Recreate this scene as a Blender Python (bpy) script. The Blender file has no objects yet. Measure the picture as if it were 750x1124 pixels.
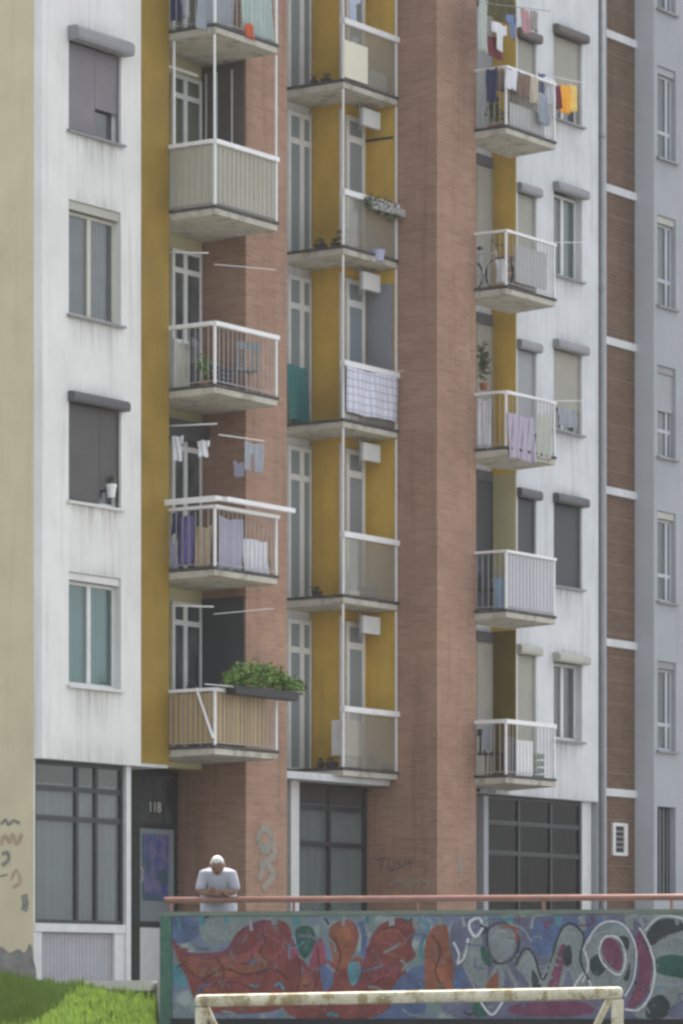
import bpy, bmesh, math, random
from mathutils import Vector
random.seed(7)
scene = bpy.context.scene
col = scene.collection

# ---------------------------------------------------------------- camera, sky, sun, exposure
F, YH, CX = 4400.0, 1095.0, 375.0            # focal length, horizon row and centre column in pixels of the 750 x 1124 photograph
TH = math.atan(2961 / 4400)
S, C = math.sin(TH), math.cos(TH)            # the facade runs along +X, into the building is +Y
OX, OY, CZ = -48.0, -37.2, 1.93
cam_d = bpy.data.cameras.new("camera")
cam = bpy.data.objects.new("camera", cam_d); col.objects.link(cam); scene.camera = cam
cam.location = (OX, OY, CZ)
cam.rotation_euler = (math.radians(90), 0, -math.atan2(C, S))
cam_d.sensor_fit = 'HORIZONTAL'; cam_d.sensor_width = 36
cam_d.lens = 36 * F / 750
cam_d.shift_y = (YH - 562) / 750
cam_d.clip_start = 0.5; cam_d.clip_end = 3000

SUN_EL, SUN_AZ = math.radians(63), math.radians(66)      # azimuth measured from +Y towards +X
world = bpy.data.worlds.new("World"); scene.world = world; world.use_nodes = True
nt = world.node_tree; bg = nt.nodes['Background']
sky = nt.nodes.new('ShaderNodeTexSky'); sky.sky_type = 'NISHITA'; sky.sun_disc = False
sky.sun_elevation = SUN_EL; sky.sun_rotation = SUN_AZ; sky.dust_density = 2.0; sky.air_density = 1.0
hs = nt.nodes.new('ShaderNodeHueSaturation'); hs.inputs['Saturation'].default_value = 0.24
nt.links.new(sky.outputs[0], hs.inputs['Color']); nt.links.new(hs.outputs[0], bg.inputs[0])
bg.inputs[1].default_value = 0.15
sd = bpy.data.lights.new("sun", 'SUN'); sd.energy = 3.4; sd.angle = math.radians(0.5); sd.color = (1, .95, .87)
so = bpy.data.objects.new("sun", sd); col.objects.link(so); so.location = (0, 0, 60)
sv = Vector((math.sin(SUN_AZ) * math.cos(SUN_EL), math.cos(SUN_AZ) * math.cos(SUN_EL), math.sin(SUN_EL)))
so.rotation_euler = sv.to_track_quat('Z', 'Y').to_euler()
scene.view_settings.view_transform = 'Standard'; scene.view_settings.look = 'None'
scene.view_settings.exposure = 1.22; scene.view_settings.gamma = 1
scene.render.engine = 'CYCLES'
scene.cycles.filter_width = 2.8

# ---------------------------------------------------------------- measuring helpers
def X(px, Y):
    k = (px - CX) / F; y = Y - OY
    return y * (C + S * k) / (S - C * k) + OX
def Yat(px, x):
    k = (px - CX) / F
    return (x - OX) * (S - C * k) / (C + S * k) + OY
def Dp(x, y): return C * (x - OX) + S * (y - OY)
def Z(py, x, y): return CZ + (YH - py) * Dp(x, y) / F
def RD(R, D): return (OX + S * R + C * D, OY - C * R + S * D)

# ---------------------------------------------------------------- materials
MATS = {}
def node_mat(name):
    m = bpy.data.materials.new(name); m.use_nodes = True
    n = m.node_tree.nodes; return m, m.node_tree, n['Principled BSDF']
def mix_rgb(t, fac, a, b, mode='MIX'):
    x = t.nodes.new('ShaderNodeMix'); x.data_type = 'RGBA'; x.blend_type = mode
    for sock, v in ((x.inputs[0], fac), (x.inputs[6], a), (x.inputs[7], b)):
        if hasattr(v, 'links'): t.links.new(v, sock)
        elif isinstance(v, (int, float)): sock.default_value = v
        else: sock.default_value = (*v, 1)
    return x.outputs[2]
def ramp(t, src, a, b):
    r = t.nodes.new('ShaderNodeMapRange'); r.inputs[1].default_value = a; r.inputs[2].default_value = b
    t.links.new(src, r.inputs[0]); return r.outputs[0]
def noise(t, scale, vec=(1, 1, 1), detail=4, rough=.6):
    g = t.nodes.new('ShaderNodeNewGeometry'); mp = t.nodes.new('ShaderNodeMapping')
    mp.inputs['Scale'].default_value = vec; t.links.new(g.outputs['Position'], mp.inputs[0])
    n = t.nodes.new('ShaderNodeTexNoise'); n.inputs['Scale'].default_value = scale
    n.inputs['Detail'].default_value = detail; n.inputs['Roughness'].default_value = rough
    t.links.new(mp.outputs[0], n.inputs['Vector']); return n.outputs[0]
def paint(name, rgb, rough=.75, var=.12, scale=3.0, streak=0.0, dirt=None, spec=.3, bump=0.0, metal=0.0, fine=.05, patch=0, ps=1.1, pt0=.60):
    """weathered surface: blotches, fine grain, vertical rain streaks of a dirt colour"""
    if name in MATS: return MATS[name]
    m, t, p = node_mat(name)
    dark = tuple(c * (1 - var) for c in rgb); light = tuple(min(.9, c * (1 + var * .6)) for c in rgb)
    c = mix_rgb(t, ramp(t, noise(t, scale), .3, .7), dark, light)
    c = mix_rgb(t, ramp(t, noise(t, 45), .3, .7), c, mix_rgb(t, 1.0, c, (1 - fine * 2,) * 3, 'MULTIPLY'))
    if streak:
        d = dirt or (.22, .21, .19)
        sn = ramp(t, noise(t, 2.6, (2.2, 2.2, .16), 5), .52, .78)
        mu = t.nodes.new('ShaderNodeMath'); mu.operation = 'MULTIPLY'; mu.inputs[1].default_value = streak
        t.links.new(sn, mu.inputs[0]); c = mix_rgb(t, mu.outputs[0], c, d)
    if patch:
        pn = ramp(t, noise(t, ps, (1, 1, .8), 6, .7), pt0, pt0 + .08)
        mu = t.nodes.new('ShaderNodeMath'); mu.operation = 'MULTIPLY'; mu.inputs[1].default_value = patch
        t.links.new(pn, mu.inputs[0]); c = mix_rgb(t, mu.outputs[0], c, dirt or (.3, .3, .28))
    t.links.new(c, p.inputs['Base Color'])
    p.inputs['Roughness'].default_value = rough; p.inputs['Specular IOR Level'].default_value = spec
    p.inputs['Metallic'].default_value = metal
    if bump:
        b = t.nodes.new('ShaderNodeBump'); b.inputs['Strength'].default_value = bump; b.inputs['Distance'].default_value = .02
        t.links.new(noise(t, 25), b.inputs['Height']); t.links.new(b.outputs[0], p.inputs['Normal'])
    MATS[name] = m; return m
def brick_mat(name, a, b, mortar):
    m, t, p = node_mat(name)
    g = t.nodes.new('ShaderNodeNewGeometry'); sx = t.nodes.new('ShaderNodeSeparateXYZ'); t.links.new(g.outputs['Position'], sx.inputs[0])
    ad = t.nodes.new('ShaderNodeMath'); t.links.new(sx.outputs[0], ad.inputs[0]); t.links.new(sx.outputs[1], ad.inputs[1])
    cb = t.nodes.new('ShaderNodeCombineXYZ'); t.links.new(ad.outputs[0], cb.inputs[0]); t.links.new(sx.outputs[2], cb.inputs[1])
    br = t.nodes.new('ShaderNodeTexBrick'); t.links.new(cb.outputs[0], br.inputs['Vector'])
    br.inputs['Scale'].default_value = 1; br.inputs['Brick Width'].default_value = .26; br.inputs['Row Height'].default_value = .078
    br.inputs['Mortar Size'].default_value = .007; br.inputs['Mortar Smooth'].default_value = .3
    br.inputs['Color1'].default_value = (*a, 1); br.inputs['Color2'].default_value = (*b, 1); br.inputs['Mortar'].default_value = (*mortar, 1)
    c = mix_rgb(t, ramp(t, noise(t, .9, (1, 1, 1.6), 5), .3, .72), br.outputs[0], mix_rgb(t, 1.0, br.outputs[0], (.80, .77, .75), 'MULTIPLY'))
    c = mix_rgb(t, ramp(t, noise(t, 7, (.5, .5, 5), 3), .35, .75), c, mix_rgb(t, 1.0, c, (.84, .84, .84), 'MULTIPLY'))
    c = mix_rgb(t, ramp(t, noise(t, 2.2, (1.6, 1.6, .12), 5), .50, .80), c, mix_rgb(t, 1.0, c, (.66, .62, .60), 'MULTIPLY'))
    c = mix_rgb(t, ramp(t, noise(t, .5, (1, 1, .7), 6, .7), .55, .70), c, mix_rgb(t, 1.0, c, (1.16, 1.14, 1.12), 'MULTIPLY'))
    t.links.new(c, p.inputs['Base Color']); p.inputs['Roughness'].default_value = .9; p.inputs['Specular IOR Level'].default_value = .2
    bp = t.nodes.new('ShaderNodeBump'); bp.inputs['Strength'].default_value = .5; bp.inputs['Distance'].default_value = .008
    iv = t.nodes.new('ShaderNodeMath'); iv.operation = 'SUBTRACT'; iv.inputs[0].default_value = 1; t.links.new(br.outputs['Fac'], iv.inputs[1])
    t.links.new(iv.outputs[0], bp.inputs['Height']); t.links.new(bp.outputs[0], p.inputs['Normal'])
    return m
def stripes(name, a, b, period, axis='z', rough=.7, soft=.5, wob=0.0):
    """bands along z (slats, boards) or along the wall (checks)"""
    if name in MATS: return MATS[name]
    m, t, p = node_mat(name)
    g = t.nodes.new('ShaderNodeNewGeometry'); sx = t.nodes.new('ShaderNodeSeparateXYZ'); t.links.new(g.outputs['Position'], sx.inputs[0])
    def band(src):
        mu = t.nodes.new('ShaderNodeMath'); mu.operation = 'MULTIPLY'; mu.inputs[1].default_value = 2 * math.pi / period
        t.links.new(src, mu.inputs[0]); si = t.nodes.new('ShaderNodeMath'); si.operation = 'SINE'; t.links.new(mu.outputs[0], si.inputs[0])
        return ramp(t, si.outputs[0], 1 - soft, 1.0)
    ad = t.nodes.new('ShaderNodeMath'); t.links.new(sx.outputs[0], ad.inputs[0]); t.links.new(sx.outputs[1], ad.inputs[1])
    if axis == 'z': fac = band(sx.outputs[2])
    elif axis == 'x': fac = band(ad.outputs[0])
    else:
        mx = t.nodes.new('ShaderNodeMath'); mx.operation = 'MAXIMUM'
        t.links.new(band(sx.outputs[2]), mx.inputs[0]); t.links.new(band(ad.outputs[0]), mx.inputs[1]); fac = mx.outputs[0]
    c = mix_rgb(t, fac, a, b)
    c = mix_rgb(t, ramp(t, noise(t, 2.5, (1, 1, 1), 4), .3, .7), c, mix_rgb(t, 1.0, c, (.86, .86, .86), 'MULTIPLY'))
    t.links.new(c, p.inputs['Base Color']); p.inputs['Roughness'].default_value = rough
    MATS[name] = m; return m
def glass_mat(name, tint, see=.75):
    if name in MATS: return MATS[name]
    m, t, p = node_mat(name); n = t.nodes
    out = n['Material Output']; n.remove(p)
    tr = n.new('ShaderNodeBsdfTransparent'); tr.inputs[0].default_value = (*tint, 1)
    gl = n.new('ShaderNodeBsdfGlossy'); gl.inputs['Roughness'].default_value = .04; gl.inputs[0].default_value = (.8, .8, .8, 1)
    mx = n.new('ShaderNodeMixShader'); mx.inputs[0].default_value = .03 if sum(tint) < 1.5 else .06; t.links.new(tr.outputs[0], mx.inputs[1]); t.links.new(gl.outputs[0], mx.inputs[2])
    df = n.new('ShaderNodeBsdfDiffuse'); df.inputs[0].default_value = (*[c * .6 for c in tint], 1)
    m2 = n.new('ShaderNodeMixShader'); m2.inputs[0].default_value = 1 - see
    t.links.new(mx.outputs[0], m2.inputs[1]); t.links.new(df.outputs[0], m2.inputs[2]); t.links.new(m2.outputs[0], out.inputs[0])
    MATS[name] = m; return m
def flat(name, rgb, rough=.8, spec=.3): return paint(name, rgb, rough, .10, 9, spec=spec)

white = paint('white_plaster', (.74, .74, .72), .85, .10, .9, streak=.55, dirt=(.42, .40, .36), bump=.1, fine=.02)
white_r = paint('white_plaster_bluish', (.63, .65, .67), .85, .12, 1.2, streak=.6, dirt=(.36, .36, .35), bump=.1, fine=.03)  # darker and bluer than white_plaster, with slightly stronger dirt streaks
grey_r = paint('grey_plaster', (.36, .38, .41), .85, .10, .8, streak=.35, dirt=(.24, .25, .27), fine=.03)
lilac = paint('pale_lilac_plaster', (.47, .50, .54), .85, .08, 1, streak=.25, dirt=(.36, .36, .38), fine=.03)
beige = paint('beige_plaster', (.62, .55, .38), .9, .08, 1.5, streak=.35, dirt=(.42, .37, .26), patch=.3, fine=.03)
ochre = paint('ochre_paint', (.295, .195, .035), .8, .20, 1.3, streak=.45, dirt=(.16, .12, .05), fine=.04, patch=.25, ps=2, pt0=.56)
ochre_lit = paint('ochre_paint_brightened', (.60, .40, .08), .8, .18, 1.3, streak=.35, dirt=(.32, .23, .07), fine=.04)  # same ochre, colour brightened in place of skylight missing from the recesses
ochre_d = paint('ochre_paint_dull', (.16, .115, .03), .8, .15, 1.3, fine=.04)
cream = paint('cream_paint', (.52, .49, .29), .85, .07, 2)
brick = brick_mat('brick', (.42, .265, .19), (.345, .215, .155), (.385, .285, .225))
brick_b = brick_mat('brown_brick', (.185, .12, .085), (.145, .095, .07), (.20, .155, .125))
conc = paint('balcony_concrete', (.52, .50, .43), .9, .14, 2.2, streak=.15, dirt=(.20, .18, .14), patch=.6, fine=.08, ps=4, pt0=.52)
coping = paint('slab_edge_bitumen', (.07, .07, .07), .8, .3, 6, patch=.5, dirt=(.30, .28, .24), ps=6, pt0=.58)
wpaint = paint('white_gloss_paint', (.78, .78, .79), .45, .07, 6, streak=.15, dirt=(.45, .42, .38), spec=.5)
bar_m = paint('greyed_bar_paint', (.42, .42, .42), .6, .15, 6)
wframe = paint('white_window_frame', (.66, .67, .66), .5, .08, 5, spec=.4)
cframe = paint('cream_window_frame', (.55, .54, .46), .5, .08, 5, spec=.4)
gbox = paint('grey_roller_box', (.27, .275, .29), .55, .1, 4, streak=.3, dirt=(.2, .2, .2))
dbox = paint('dark_roller_box', (.10, .10, .11), .5, .12, 4)
bbox_ = paint('brown_roller_box', (.12, .105, .10), .6, .12, 4)
lbox = paint('pale_roller_box', (.44, .44, .39), .55, .1, 4)
sill_m = paint('sill_metal', (.25, .25, .26), .5, .2, 6, streak=.2)
shut_m = stripes('mauve_roller_slats', (.21, .195, .215), (.15, .14, .155), .045)
shut_d = stripes('charcoal_roller_slats', (.095, .09, .09), (.065, .06, .06), .045)
shut_n = stripes('near_black_roller_slats', (.062, .066, .075), (.045, .048, .055), .045)
shut_b = stripes('beige_roller_slats', (.36, .35, .30), (.29, .28, .24), .045)
shut_g = stripes('pale_grey_roller_slats', (.34, .35, .37), (.28, .29, .31), .045)
dglass, dt, dpn = node_mat('dark_window_glass')
dpn.inputs['Base Color'].default_value = (.055, .062, .068, 1); dt.links.new(mix_rgb(dt, ramp(dt, noise(dt, 2.3, (1.5, 1.5, .5), 3), .35, .7), (.03, .035, .04), (.10, .11, .115)), dpn.inputs['Base Color']); dpn.inputs['Roughness'].default_value = .07; dpn.inputs['Specular IOR Level'].default_value = .5
bglass, _, bp_ = node_mat('blue_grey_window_glass')
bp_.inputs['Base Color'].default_value = (.22, .26, .28, 1); bp_.inputs['Roughness'].default_value = .12
clear = glass_mat('clear_pane', (.72, .76, .76), .93)
frost = glass_mat('smoked_balcony_glass', (.84, .83, .77), .78)
clear_d = glass_mat('dark_tinted_pane', (.42, .46, .44), .985)
cur_w = paint('white_curtain_cloth', (.50, .51, .50), .9, .1, 3)
cur_t = paint('teal_curtain_cloth', (.30, .62, .62), .9, .15, 2)
cur_g = paint('grey_curtain_cloth', (.34, .345, .37), .9, .2, 3)
dark = flat('dark_interior', (.05, .05, .052), .9)
rail_m = paint('worn_pink_rail_paint', (.30, .145, .115), .5, .22, 8, spec=.5)
goal_m = paint('worn_cream_goal_paint', (.66, .63, .48), .6, .22, 5, patch=.85, dirt=(.26, .21, .09), fine=.12, streak=.5, ps=7, pt0=.50)
pipe_m = paint('grey_downpipe', (.30, .31, .33), .6, .15, 4)

# ---------------------------------------------------------------- mesh helpers
WL = {}                                             # world location of every thing and part
class MB:
    def __init__(s): s.v = []; s.f = []; s.smooth = False
    def box(s, x0, x1, y0, y1, z0, z1):
        x0, x1 = sorted((x0, x1)); y0, y1 = sorted((y0, y1)); z0, z1 = sorted((z0, z1))
        n = len(s.v)
        s.v += [(x0, y0, z0), (x1, y0, z0), (x1, y1, z0), (x0, y1, z0), (x0, y0, z1), (x1, y0, z1), (x1, y1, z1), (x0, y1, z1)]
        s.f += [tuple(n + i for i in q) for q in ((0, 3, 2, 1), (4, 5, 6, 7), (0, 1, 5, 4), (1, 2, 6, 5), (2, 3, 7, 6), (3, 0, 4, 7))]
        return s
    def quad(s, *p):
        n = len(s.v); s.v += [tuple(q) for q in p]; s.f.append(tuple(range(n, n + len(p)))); return s
    def prism(s, base, vec):
        n = len(s.v); k = len(base); vec = Vector(vec)
        s.v += [tuple(b) for b in base] + [tuple(Vector(b) + vec) for b in base]
        s.f += [tuple(range(n + k - 1, n - 1, -1)), tuple(range(n + k, n + 2 * k))]
        s.f += [(n + i, n + (i + 1) % k, n + k + (i + 1) % k, n + k + i) for i in range(k)]
        return s
    def tube(s, pts, r, seg=8):
        pts = [Vector(p) for p in pts]; rings = []
        for i, p in enumerate(pts):
            d = (pts[min(i + 1, len(pts) - 1)] - pts[max(i - 1, 0)]).normalized()
            a = d.cross(Vector((0, 0, 1)))
            if a.length < .05: a = d.cross(Vector((1, 0, 0)))
            a.normalize(); b = a.cross(d)
            rr = r[i] if isinstance(r, (list, tuple)) else r
            n = len(s.v); rings.append(n)
            s.v += [tuple(p + (a * math.cos(t) + b * math.sin(t)) * rr) for t in [2 * math.pi * j / seg for j in range(seg)]]
        for a, b in zip(rings, rings[1:]):
            s.f += [(a + j, a + (j + 1) % seg, b + (j + 1) % seg, b + j) for j in range(seg)]
        s.f += [tuple(rings[0] + j for j in reversed(range(seg))), tuple(rings[-1] + j for j in range(seg))]
        return s
    def build(s, name, mat, parent=None, smooth=False, bevel=0.0, label=None):
        me = bpy.data.meshes.new(name)
        if parent is not None: base = WL[parent.name]
        else:
            xs = [v[0] for v in s.v]; ys = [v[1] for v in s.v]; zs = [v[2] for v in s.v]
            base = Vector(((min(xs) + max(xs)) / 2, (min(ys) + max(ys)) / 2, min(zs)))
        me.from_pydata([tuple(Vector(v) - base) for v in s.v], [], s.f)
        if smooth:
            for p in me.polygons: p.use_smooth = True
        me.materials.append(mat); me.update()
        o = bpy.data.objects.new(name, me); col.objects.link(o)
        if parent is not None: o.parent = parent
        else: o.location = base
        WL[o.name] = base
        if bevel:
            b = o.modifiers.new('bevel', 'BEVEL'); b.width = bevel; b.segments = 2; b.limit_method = 'ANGLE'
        if label: o['label'] = label
        return o
def thing(name, label, cat, loc, group=None):
    o = bpy.data.objects.new(name, None); col.objects.link(o); o.location = loc; o.empty_display_size = .2
    WL[o.name] = Vector(loc); o['label'] = label; o['category'] = cat
    if group: o['group'] = group
    return o
def tag(o, label, cat, group=None, kind=None):
    if label: o['label'] = label
    if cat: o['category'] = cat
    if group: o['group'] = group
    if kind: o['kind'] = kind
    return o
def B(name, mat, parent, *boxes, **k):
    m = MB()
    for b in boxes: m.box(*b)
    return m.build(name, mat, parent, **k)
def wall(name, mat, parent, x0, x1, z0, z1, Y, depth, holes, bottom=True):
    """front-facing wall with real openings and reveals"""
    xs = sorted({x0, x1, *[h[0] for h in holes], *[h[1] for h in holes]}); zs = sorted({z0, z1, *[h[2] for h in holes], *[h[3] for h in holes]})
    m = MB()
    for a, b in zip(xs, xs[1:]):
        for c, d in zip(zs, zs[1:]):
            if any(h[0] < (a + b) / 2 < h[1] and h[2] < (c + d) / 2 < h[3] for h in holes): continue
            m.quad((a, Y, c), (b, Y, c), (b, Y, d), (a, Y, d))
    for h in holes + [None]:
        a, b, c, d = h if h else (x0, x1, z0, z1); y1 = Y + depth
        m.quad((a, Y, c), (a, y1, c), (a, y1, d), (a, Y, d)); m.quad((b, Y, c), (b, Y, d), (b, y1, d), (b, y1, c))
        m.quad((a, Y, c), (b, Y, c), (b, y1, c), (a, y1, c)); m.quad((a, Y, d), (a, y1, d), (b, y1, d), (b, Y, d))
    return m.build(name, mat, parent)

GZ = 2.25            # ground level at the building
TOP = 24.0
def curtain(name, mat, parent, x0, x1, z0, z1, Y, amp=.02, per=.11):
    m = MB(); n = max(8, int((x1 - x0) / per * 6)); ph = random.random() * 6
    for i in range(n + 1):
        x = x0 + (x1 - x0) * i / n; y = Y + amp * math.sin(2 * math.pi * (x - x0) / per + ph) + amp * .4 * math.sin(9 * x)
        m.v += [(x, y, z0), (x, y, z1)]
    m.f = [(2 * i, 2 * i + 2, 2 * i + 3, 2 * i + 1) for i in range(n)]
    return m.build(name, mat, parent, smooth=True)

def window(bld, x0, x1, z0, z1, Y, fr=wframe, box=None, boxout=.12, boxh=.2, shutter=None, drop=1.0, cut=None, mull=(.5,),
           glass=None, cur=None, sill=True, transom=None, inset=.13, fw=.055, label=None, sill_mat=None, curz=0.0):
    """a window as a part of the building: frame > pane, curtain, roller_box, roller_shutter, window_sill"""
    yf = Y + inset; m = MB(); ft = .05; zt = z1 - (boxh if box else 0)
    m.box(x0, x0 + fw, yf, yf + ft, z0, zt).box(x1 - fw, x1, yf, yf + ft, z0, zt)
    m.box(x0 + fw, x1 - fw, yf, yf + ft, z0, z0 + fw).box(x0 + fw, x1 - fw, yf, yf + ft, zt - fw, zt)
    for q in mull:
        c = x0 + (x1 - x0) * q; m.box(c - fw * .8, c + fw * .8, yf - .01, yf + ft, z0 + fw, zt - fw)
    if transom:
        c = z0 + (zt - z0) * transom; m.box(x0 + fw, x1 - fw, yf - .006, yf + ft - .004, c - fw * .7, c + fw * .7)
    w = m.build('window', fr, bld, bevel=.004, label=label)
    MB().box(x0 + fw * .6, x1 - fw * .6, yf + .018, yf + .028, z0 + fw * .6, zt - fw * .6).build('pane', (clear if cur else (glass or dglass)), w)
    if cur:
        curtain('curtain', cur, w, x0 + fw, x1 - fw, z0 + fw + curz, zt - fw, yf + .10)
        B('room_back', dark, w, (x0, x1, yf + .3, yf + .32, z0, zt))
    if box:
        b = MB()
        if boxout > 0:
            prof = [(0, 0), (-boxout, 0), (-boxout - .02, boxh * .25), (-boxout - .02, boxh * .75), (-boxout * .8, boxh), (0, boxh)]
            b.prism([(x0 - .03, Y + dy, zt + dz) for dy, dz in prof], (x1 - x0 + .10, 0, 0))
        else:
            b.box(x0 + .004, x1 - .004, Y + .03, Y + .09, zt, z1 - .004)
        b.build('roller_box', box, w, bevel=.012)
    if shutter:
        ys = Y + .06; d = zt - (zt - z0) * drop; s_ = MB()
        if cut:                                     # one half of the blind is held up higher
            cx = x0 + (x1 - x0) * cut[0]; cz = z0 + (zt - z0) * cut[1]
            s_.box(x0 + .02, cx, ys, ys + .02, d, zt).box(cx + .012, x1 - .02, ys + .002, ys + .02, cz, zt)
        else: s_.box(x0 + .02, x1 - .02, ys, ys + .02, d, zt)
        s_.build('roller_shutter', shutter, w)
        B('guide_rail', shutter, w, (x0 + .001, x0 + .02, ys - .015, ys + .03, z0, zt), (x1 - .02, x1 - .001, ys - .015, ys + .03, z0, zt))
    if sill:
        MB().prism([(x0 - .05, Y + inset, z0 + .012), (x0 - .05, Y - .07, z0 - .012), (x0 - .05, Y - .07, z0 - .05), (x0 - .05, Y - .01, z0 - .045), (x0 - .05, Y + inset, z0 - .045)], (x1 - x0 + .1, 0, 0)).build('window_sill', sill_mat or sill_m, w)
    return w

# ---------------------------------------------------------------- clothes, plants, small things
def cloth(name, label, cat, p, d, w, h, mat, shape='rect', group=None, amp=.02):
    """hanging cloth: p = upper left corner, d = unit vector along its top"""
    d = Vector((d[0], d[1], 0)).normalized(); n = Vector((-d.y, d.x, 0)); nu, nv = 22, 20; m = MB(); idx = {}; ph = random.random() * 6
    lean = random.uniform(-.06, .06)
    for j in range(nv + 1):
        v = j / nv
        l, r = 0., 1.
        if shape == 'shirt':
            if v < .38: l, r = 0.0 + v * .12, 1 - v * .12
            else: l, r = .22, .78
        elif shape == 'towel': l, r = .03 * math.sin(6 * v + ph), 1 + .03 * math.sin(5 * v)
        elif shape == 'trousers': l, r = -.10 * v, 1 + .10 * v
        for i in range(nu + 1):
            u = i / nu; uu = l + (r - l) * u
            sag = .03 * math.sin(math.pi * u) * h if v < .5 else .0
            q = Vector(p) + d * (uu * w + lean * v * h) - Vector((0, 0, v * h + sag + .012 * math.sin(8 * u + ph))) + n * (amp * math.sin(7 * uu + ph + 1.5 * v) * (.3 + v) + .022 * math.sin(19 * uu + 1.2 * math.sin(3 * v + ph)) * (.4 + v * .6))
            idx[i, j] = len(m.v); m.v.append(tuple(q))
    for j in range(nv):
        for i in range(nu):
            if shape == 'trousers' and j > nv * .3 and abs(i - nu / 2 + .5) < 1.2: continue
            m.f.append((idx[i, j], idx[i + 1, j], idx[i + 1, j + 1], idx[i, j + 1]))
    o = m.build(name, mat, smooth=True); tag(o, label, cat, group)
    s_ = o.modifiers.new('thickness', 'SOLIDIFY'); s_.thickness = .006
    return o
def leaf_mesh(m, cx, cy, cz, rx, ry, rz, n, size, droop=0.0, rnd=random):
    for _ in range(n):
        while True:
            a, b, c_ = rnd.uniform(-1, 1), rnd.uniform(-1, 1), rnd.uniform(-1, 1)
            q = a * a + b * b + c_ * c_
            if .12 < q < 1: break
        lump = .75 + .35 * math.sin(5 * a + 3 * b + cx * 7)
        p = Vector((cx + a * rx * lump, cy + b * ry * lump, cz + c_ * rz * lump - droop * a * a * rz))
        u = Vector((rnd.gauss(0, 1), rnd.gauss(0, 1), rnd.gauss(0, .6))).normalized(); w = u.cross(Vector((rnd.gauss(0, 1), rnd.gauss(0, 1), rnd.gauss(0, 1)))).normalized()
        s_ = size * rnd.uniform(.4, 1.6)
        m.quad(p - u * s_, p + w * s_ * .38, p + u * s_, p - w * s_ * .38)
def leaf_mat(name, a, b):
    if name in MATS: return MATS[name]
    m, t, p = node_mat(name)
    t.links.new(mix_rgb(t, ramp(t, noise(t, 14, detail=2), .3, .7), a, b), p.inputs['Base Color']); p.inputs['Roughness'].default_value = .6
    MATS[name] = m; return m
leaf_g = leaf_mat('balcony_foliage', (.06, .13, .02), (.20, .32, .07))
leaf_d = leaf_mat('dull_foliage', (.07, .09, .04), (.14, .16, .08))
def chair(label, x, y, z, mat, ang=0.0):
    t = thing('balcony_chair', label, 'chair', (x, y, z)); ca, sa = math.cos(ang), math.sin(ang)
    def W(a, b, c_): return (x + a * ca - b * sa, y + a * sa + b * ca, z + c_)
    def bx(m, a0, a1, b0, b1, c0, c1): m.prism([W(a0, b0, c0), W(a1, b0, c0), W(a1, b1, c0), W(a0, b1, c0)], (0, 0, c1 - c0)); return m
    bx(MB(), -.21, .21, -.2, .2, .42, .45).build('seat', mat, t)
    m = MB(); bx(m, -.21, .21, .185, .21, .74, .86)
    for q in range(4): bx(m, -.19 + q * .115, -.15 + q * .115, .185, .205, .45, .74)
    m.build('backrest', mat, t)
    for a in (-.18, .18):
        for b in (-.17, .17): MB().tube([W(a * 1.08, b * 1.08, 0), W(a, b, .42)], .014, 6).build('leg', mat, t)
    return t

# ---------------------------------------------------------------- setting: ground, terrace, bank
asph = paint('pitch_asphalt', (.11, .11, .105), .9, .2, .6, fine=.1)
tarr = paint('terrace_concrete', (.30, .29, .27), .9, .15, .9, fine=.06)
kerb_m = paint('kerb_concrete', (.55, .54, .48), .9, .12, 3)
earth = paint('bank_soil', (.035, .06, .018), .95, .3, 2)
g = MB(); g.quad((-900, -900, 0), (900, -900, 0), (900, 900, 0), (-900, 900, 0)); tag(g.build('ground', asph), None, None, kind='structure')

WA = Vector((*RD((176 - CX) / F * 46.0, 46.0), 0)); WB = Vector((*RD((1000 - CX) / F * 44.0, 44.0), 0))
WE = (WB - WA).normalized(); WB = WA + WE * 13.0; WN = Vector((WE.y, -WE.x, 0))                       # along the wall, towards the camera
WT = CZ + 94 * 46 / F                                                           # top of the graffiti wall
TZ = 2.12
k0 = Vector((*RD((172 - CX) / F * 54, 54), 0)); k1 = Vector((*RD((98 - CX) / F * 54.6, 54.6), 0)); k2 = Vector((X(36, .6), .6, 0))
wa2 = WA - WN * .26
t = MB(); t.prism([(wa2.x, wa2.y, .02), (WB.x - WN.x * .26, WB.y - WN.y * .26, .02), (60, 3, .02), (k2.x, 3, .02), (k2.x, k2.y, .02), (k1.x, k1.y, .02), (k0.x, k0.y, .02)], (0, 0, TZ - .02))
tag(t.build('terrace', tarr), None, None, kind='structure')
ke = MB()
for a, b in ((k1, k0),):
    dd = (b - a).normalized(); nn = Vector((dd.y, -dd.x, 0)) * .13
    ke.prism([(a.x, a.y, TZ - .1), (b.x, b.y, TZ - .1), (b.x + nn.x, b.y + nn.y, TZ - .1), (a.x + nn.x, a.y + nn.y, TZ - .1)], (0, 0, .14))
tag(ke.build('kerb', kerb_m), None, None, kind='structure')
def bank_z(R, D):
    x, y = RD(R, D); d = -y; px = CX + F * R / D
    def fall(d, a, b, hi, lo): t = max(0, min(1, (d - a) / (b - a))); t = t * t * (3 - 2 * t); return hi + (lo - hi) * t
    zl = fall(d, -.5, 5.6, 2.13, 1.42); zr = fall(d, 3.6, 8.2, 2.03, 1.42)
    u = max(0, min(1, (px - 5) / 95)); u = u * u * (3 - 2 * u); z = zl + (zr - zl) * u
    z *= fall(-D, -47, -38, 1.0, 0) if D < 47 else 1
    return z + .03 * math.sin(R * 3.1 + D * .7) + .02 * math.sin(R * 7.3 - D * 1.9)
bk = MB(); nr, nd = 60, 70; R0, R1, D0, D1 = -22.0, -2.02, 38.0, 75.0
def RR(u, D): return R0 + ((172 - CX) / F * min(D, 54.5) + (-.55 if D > 55 else 0) - R0) * u
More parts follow.
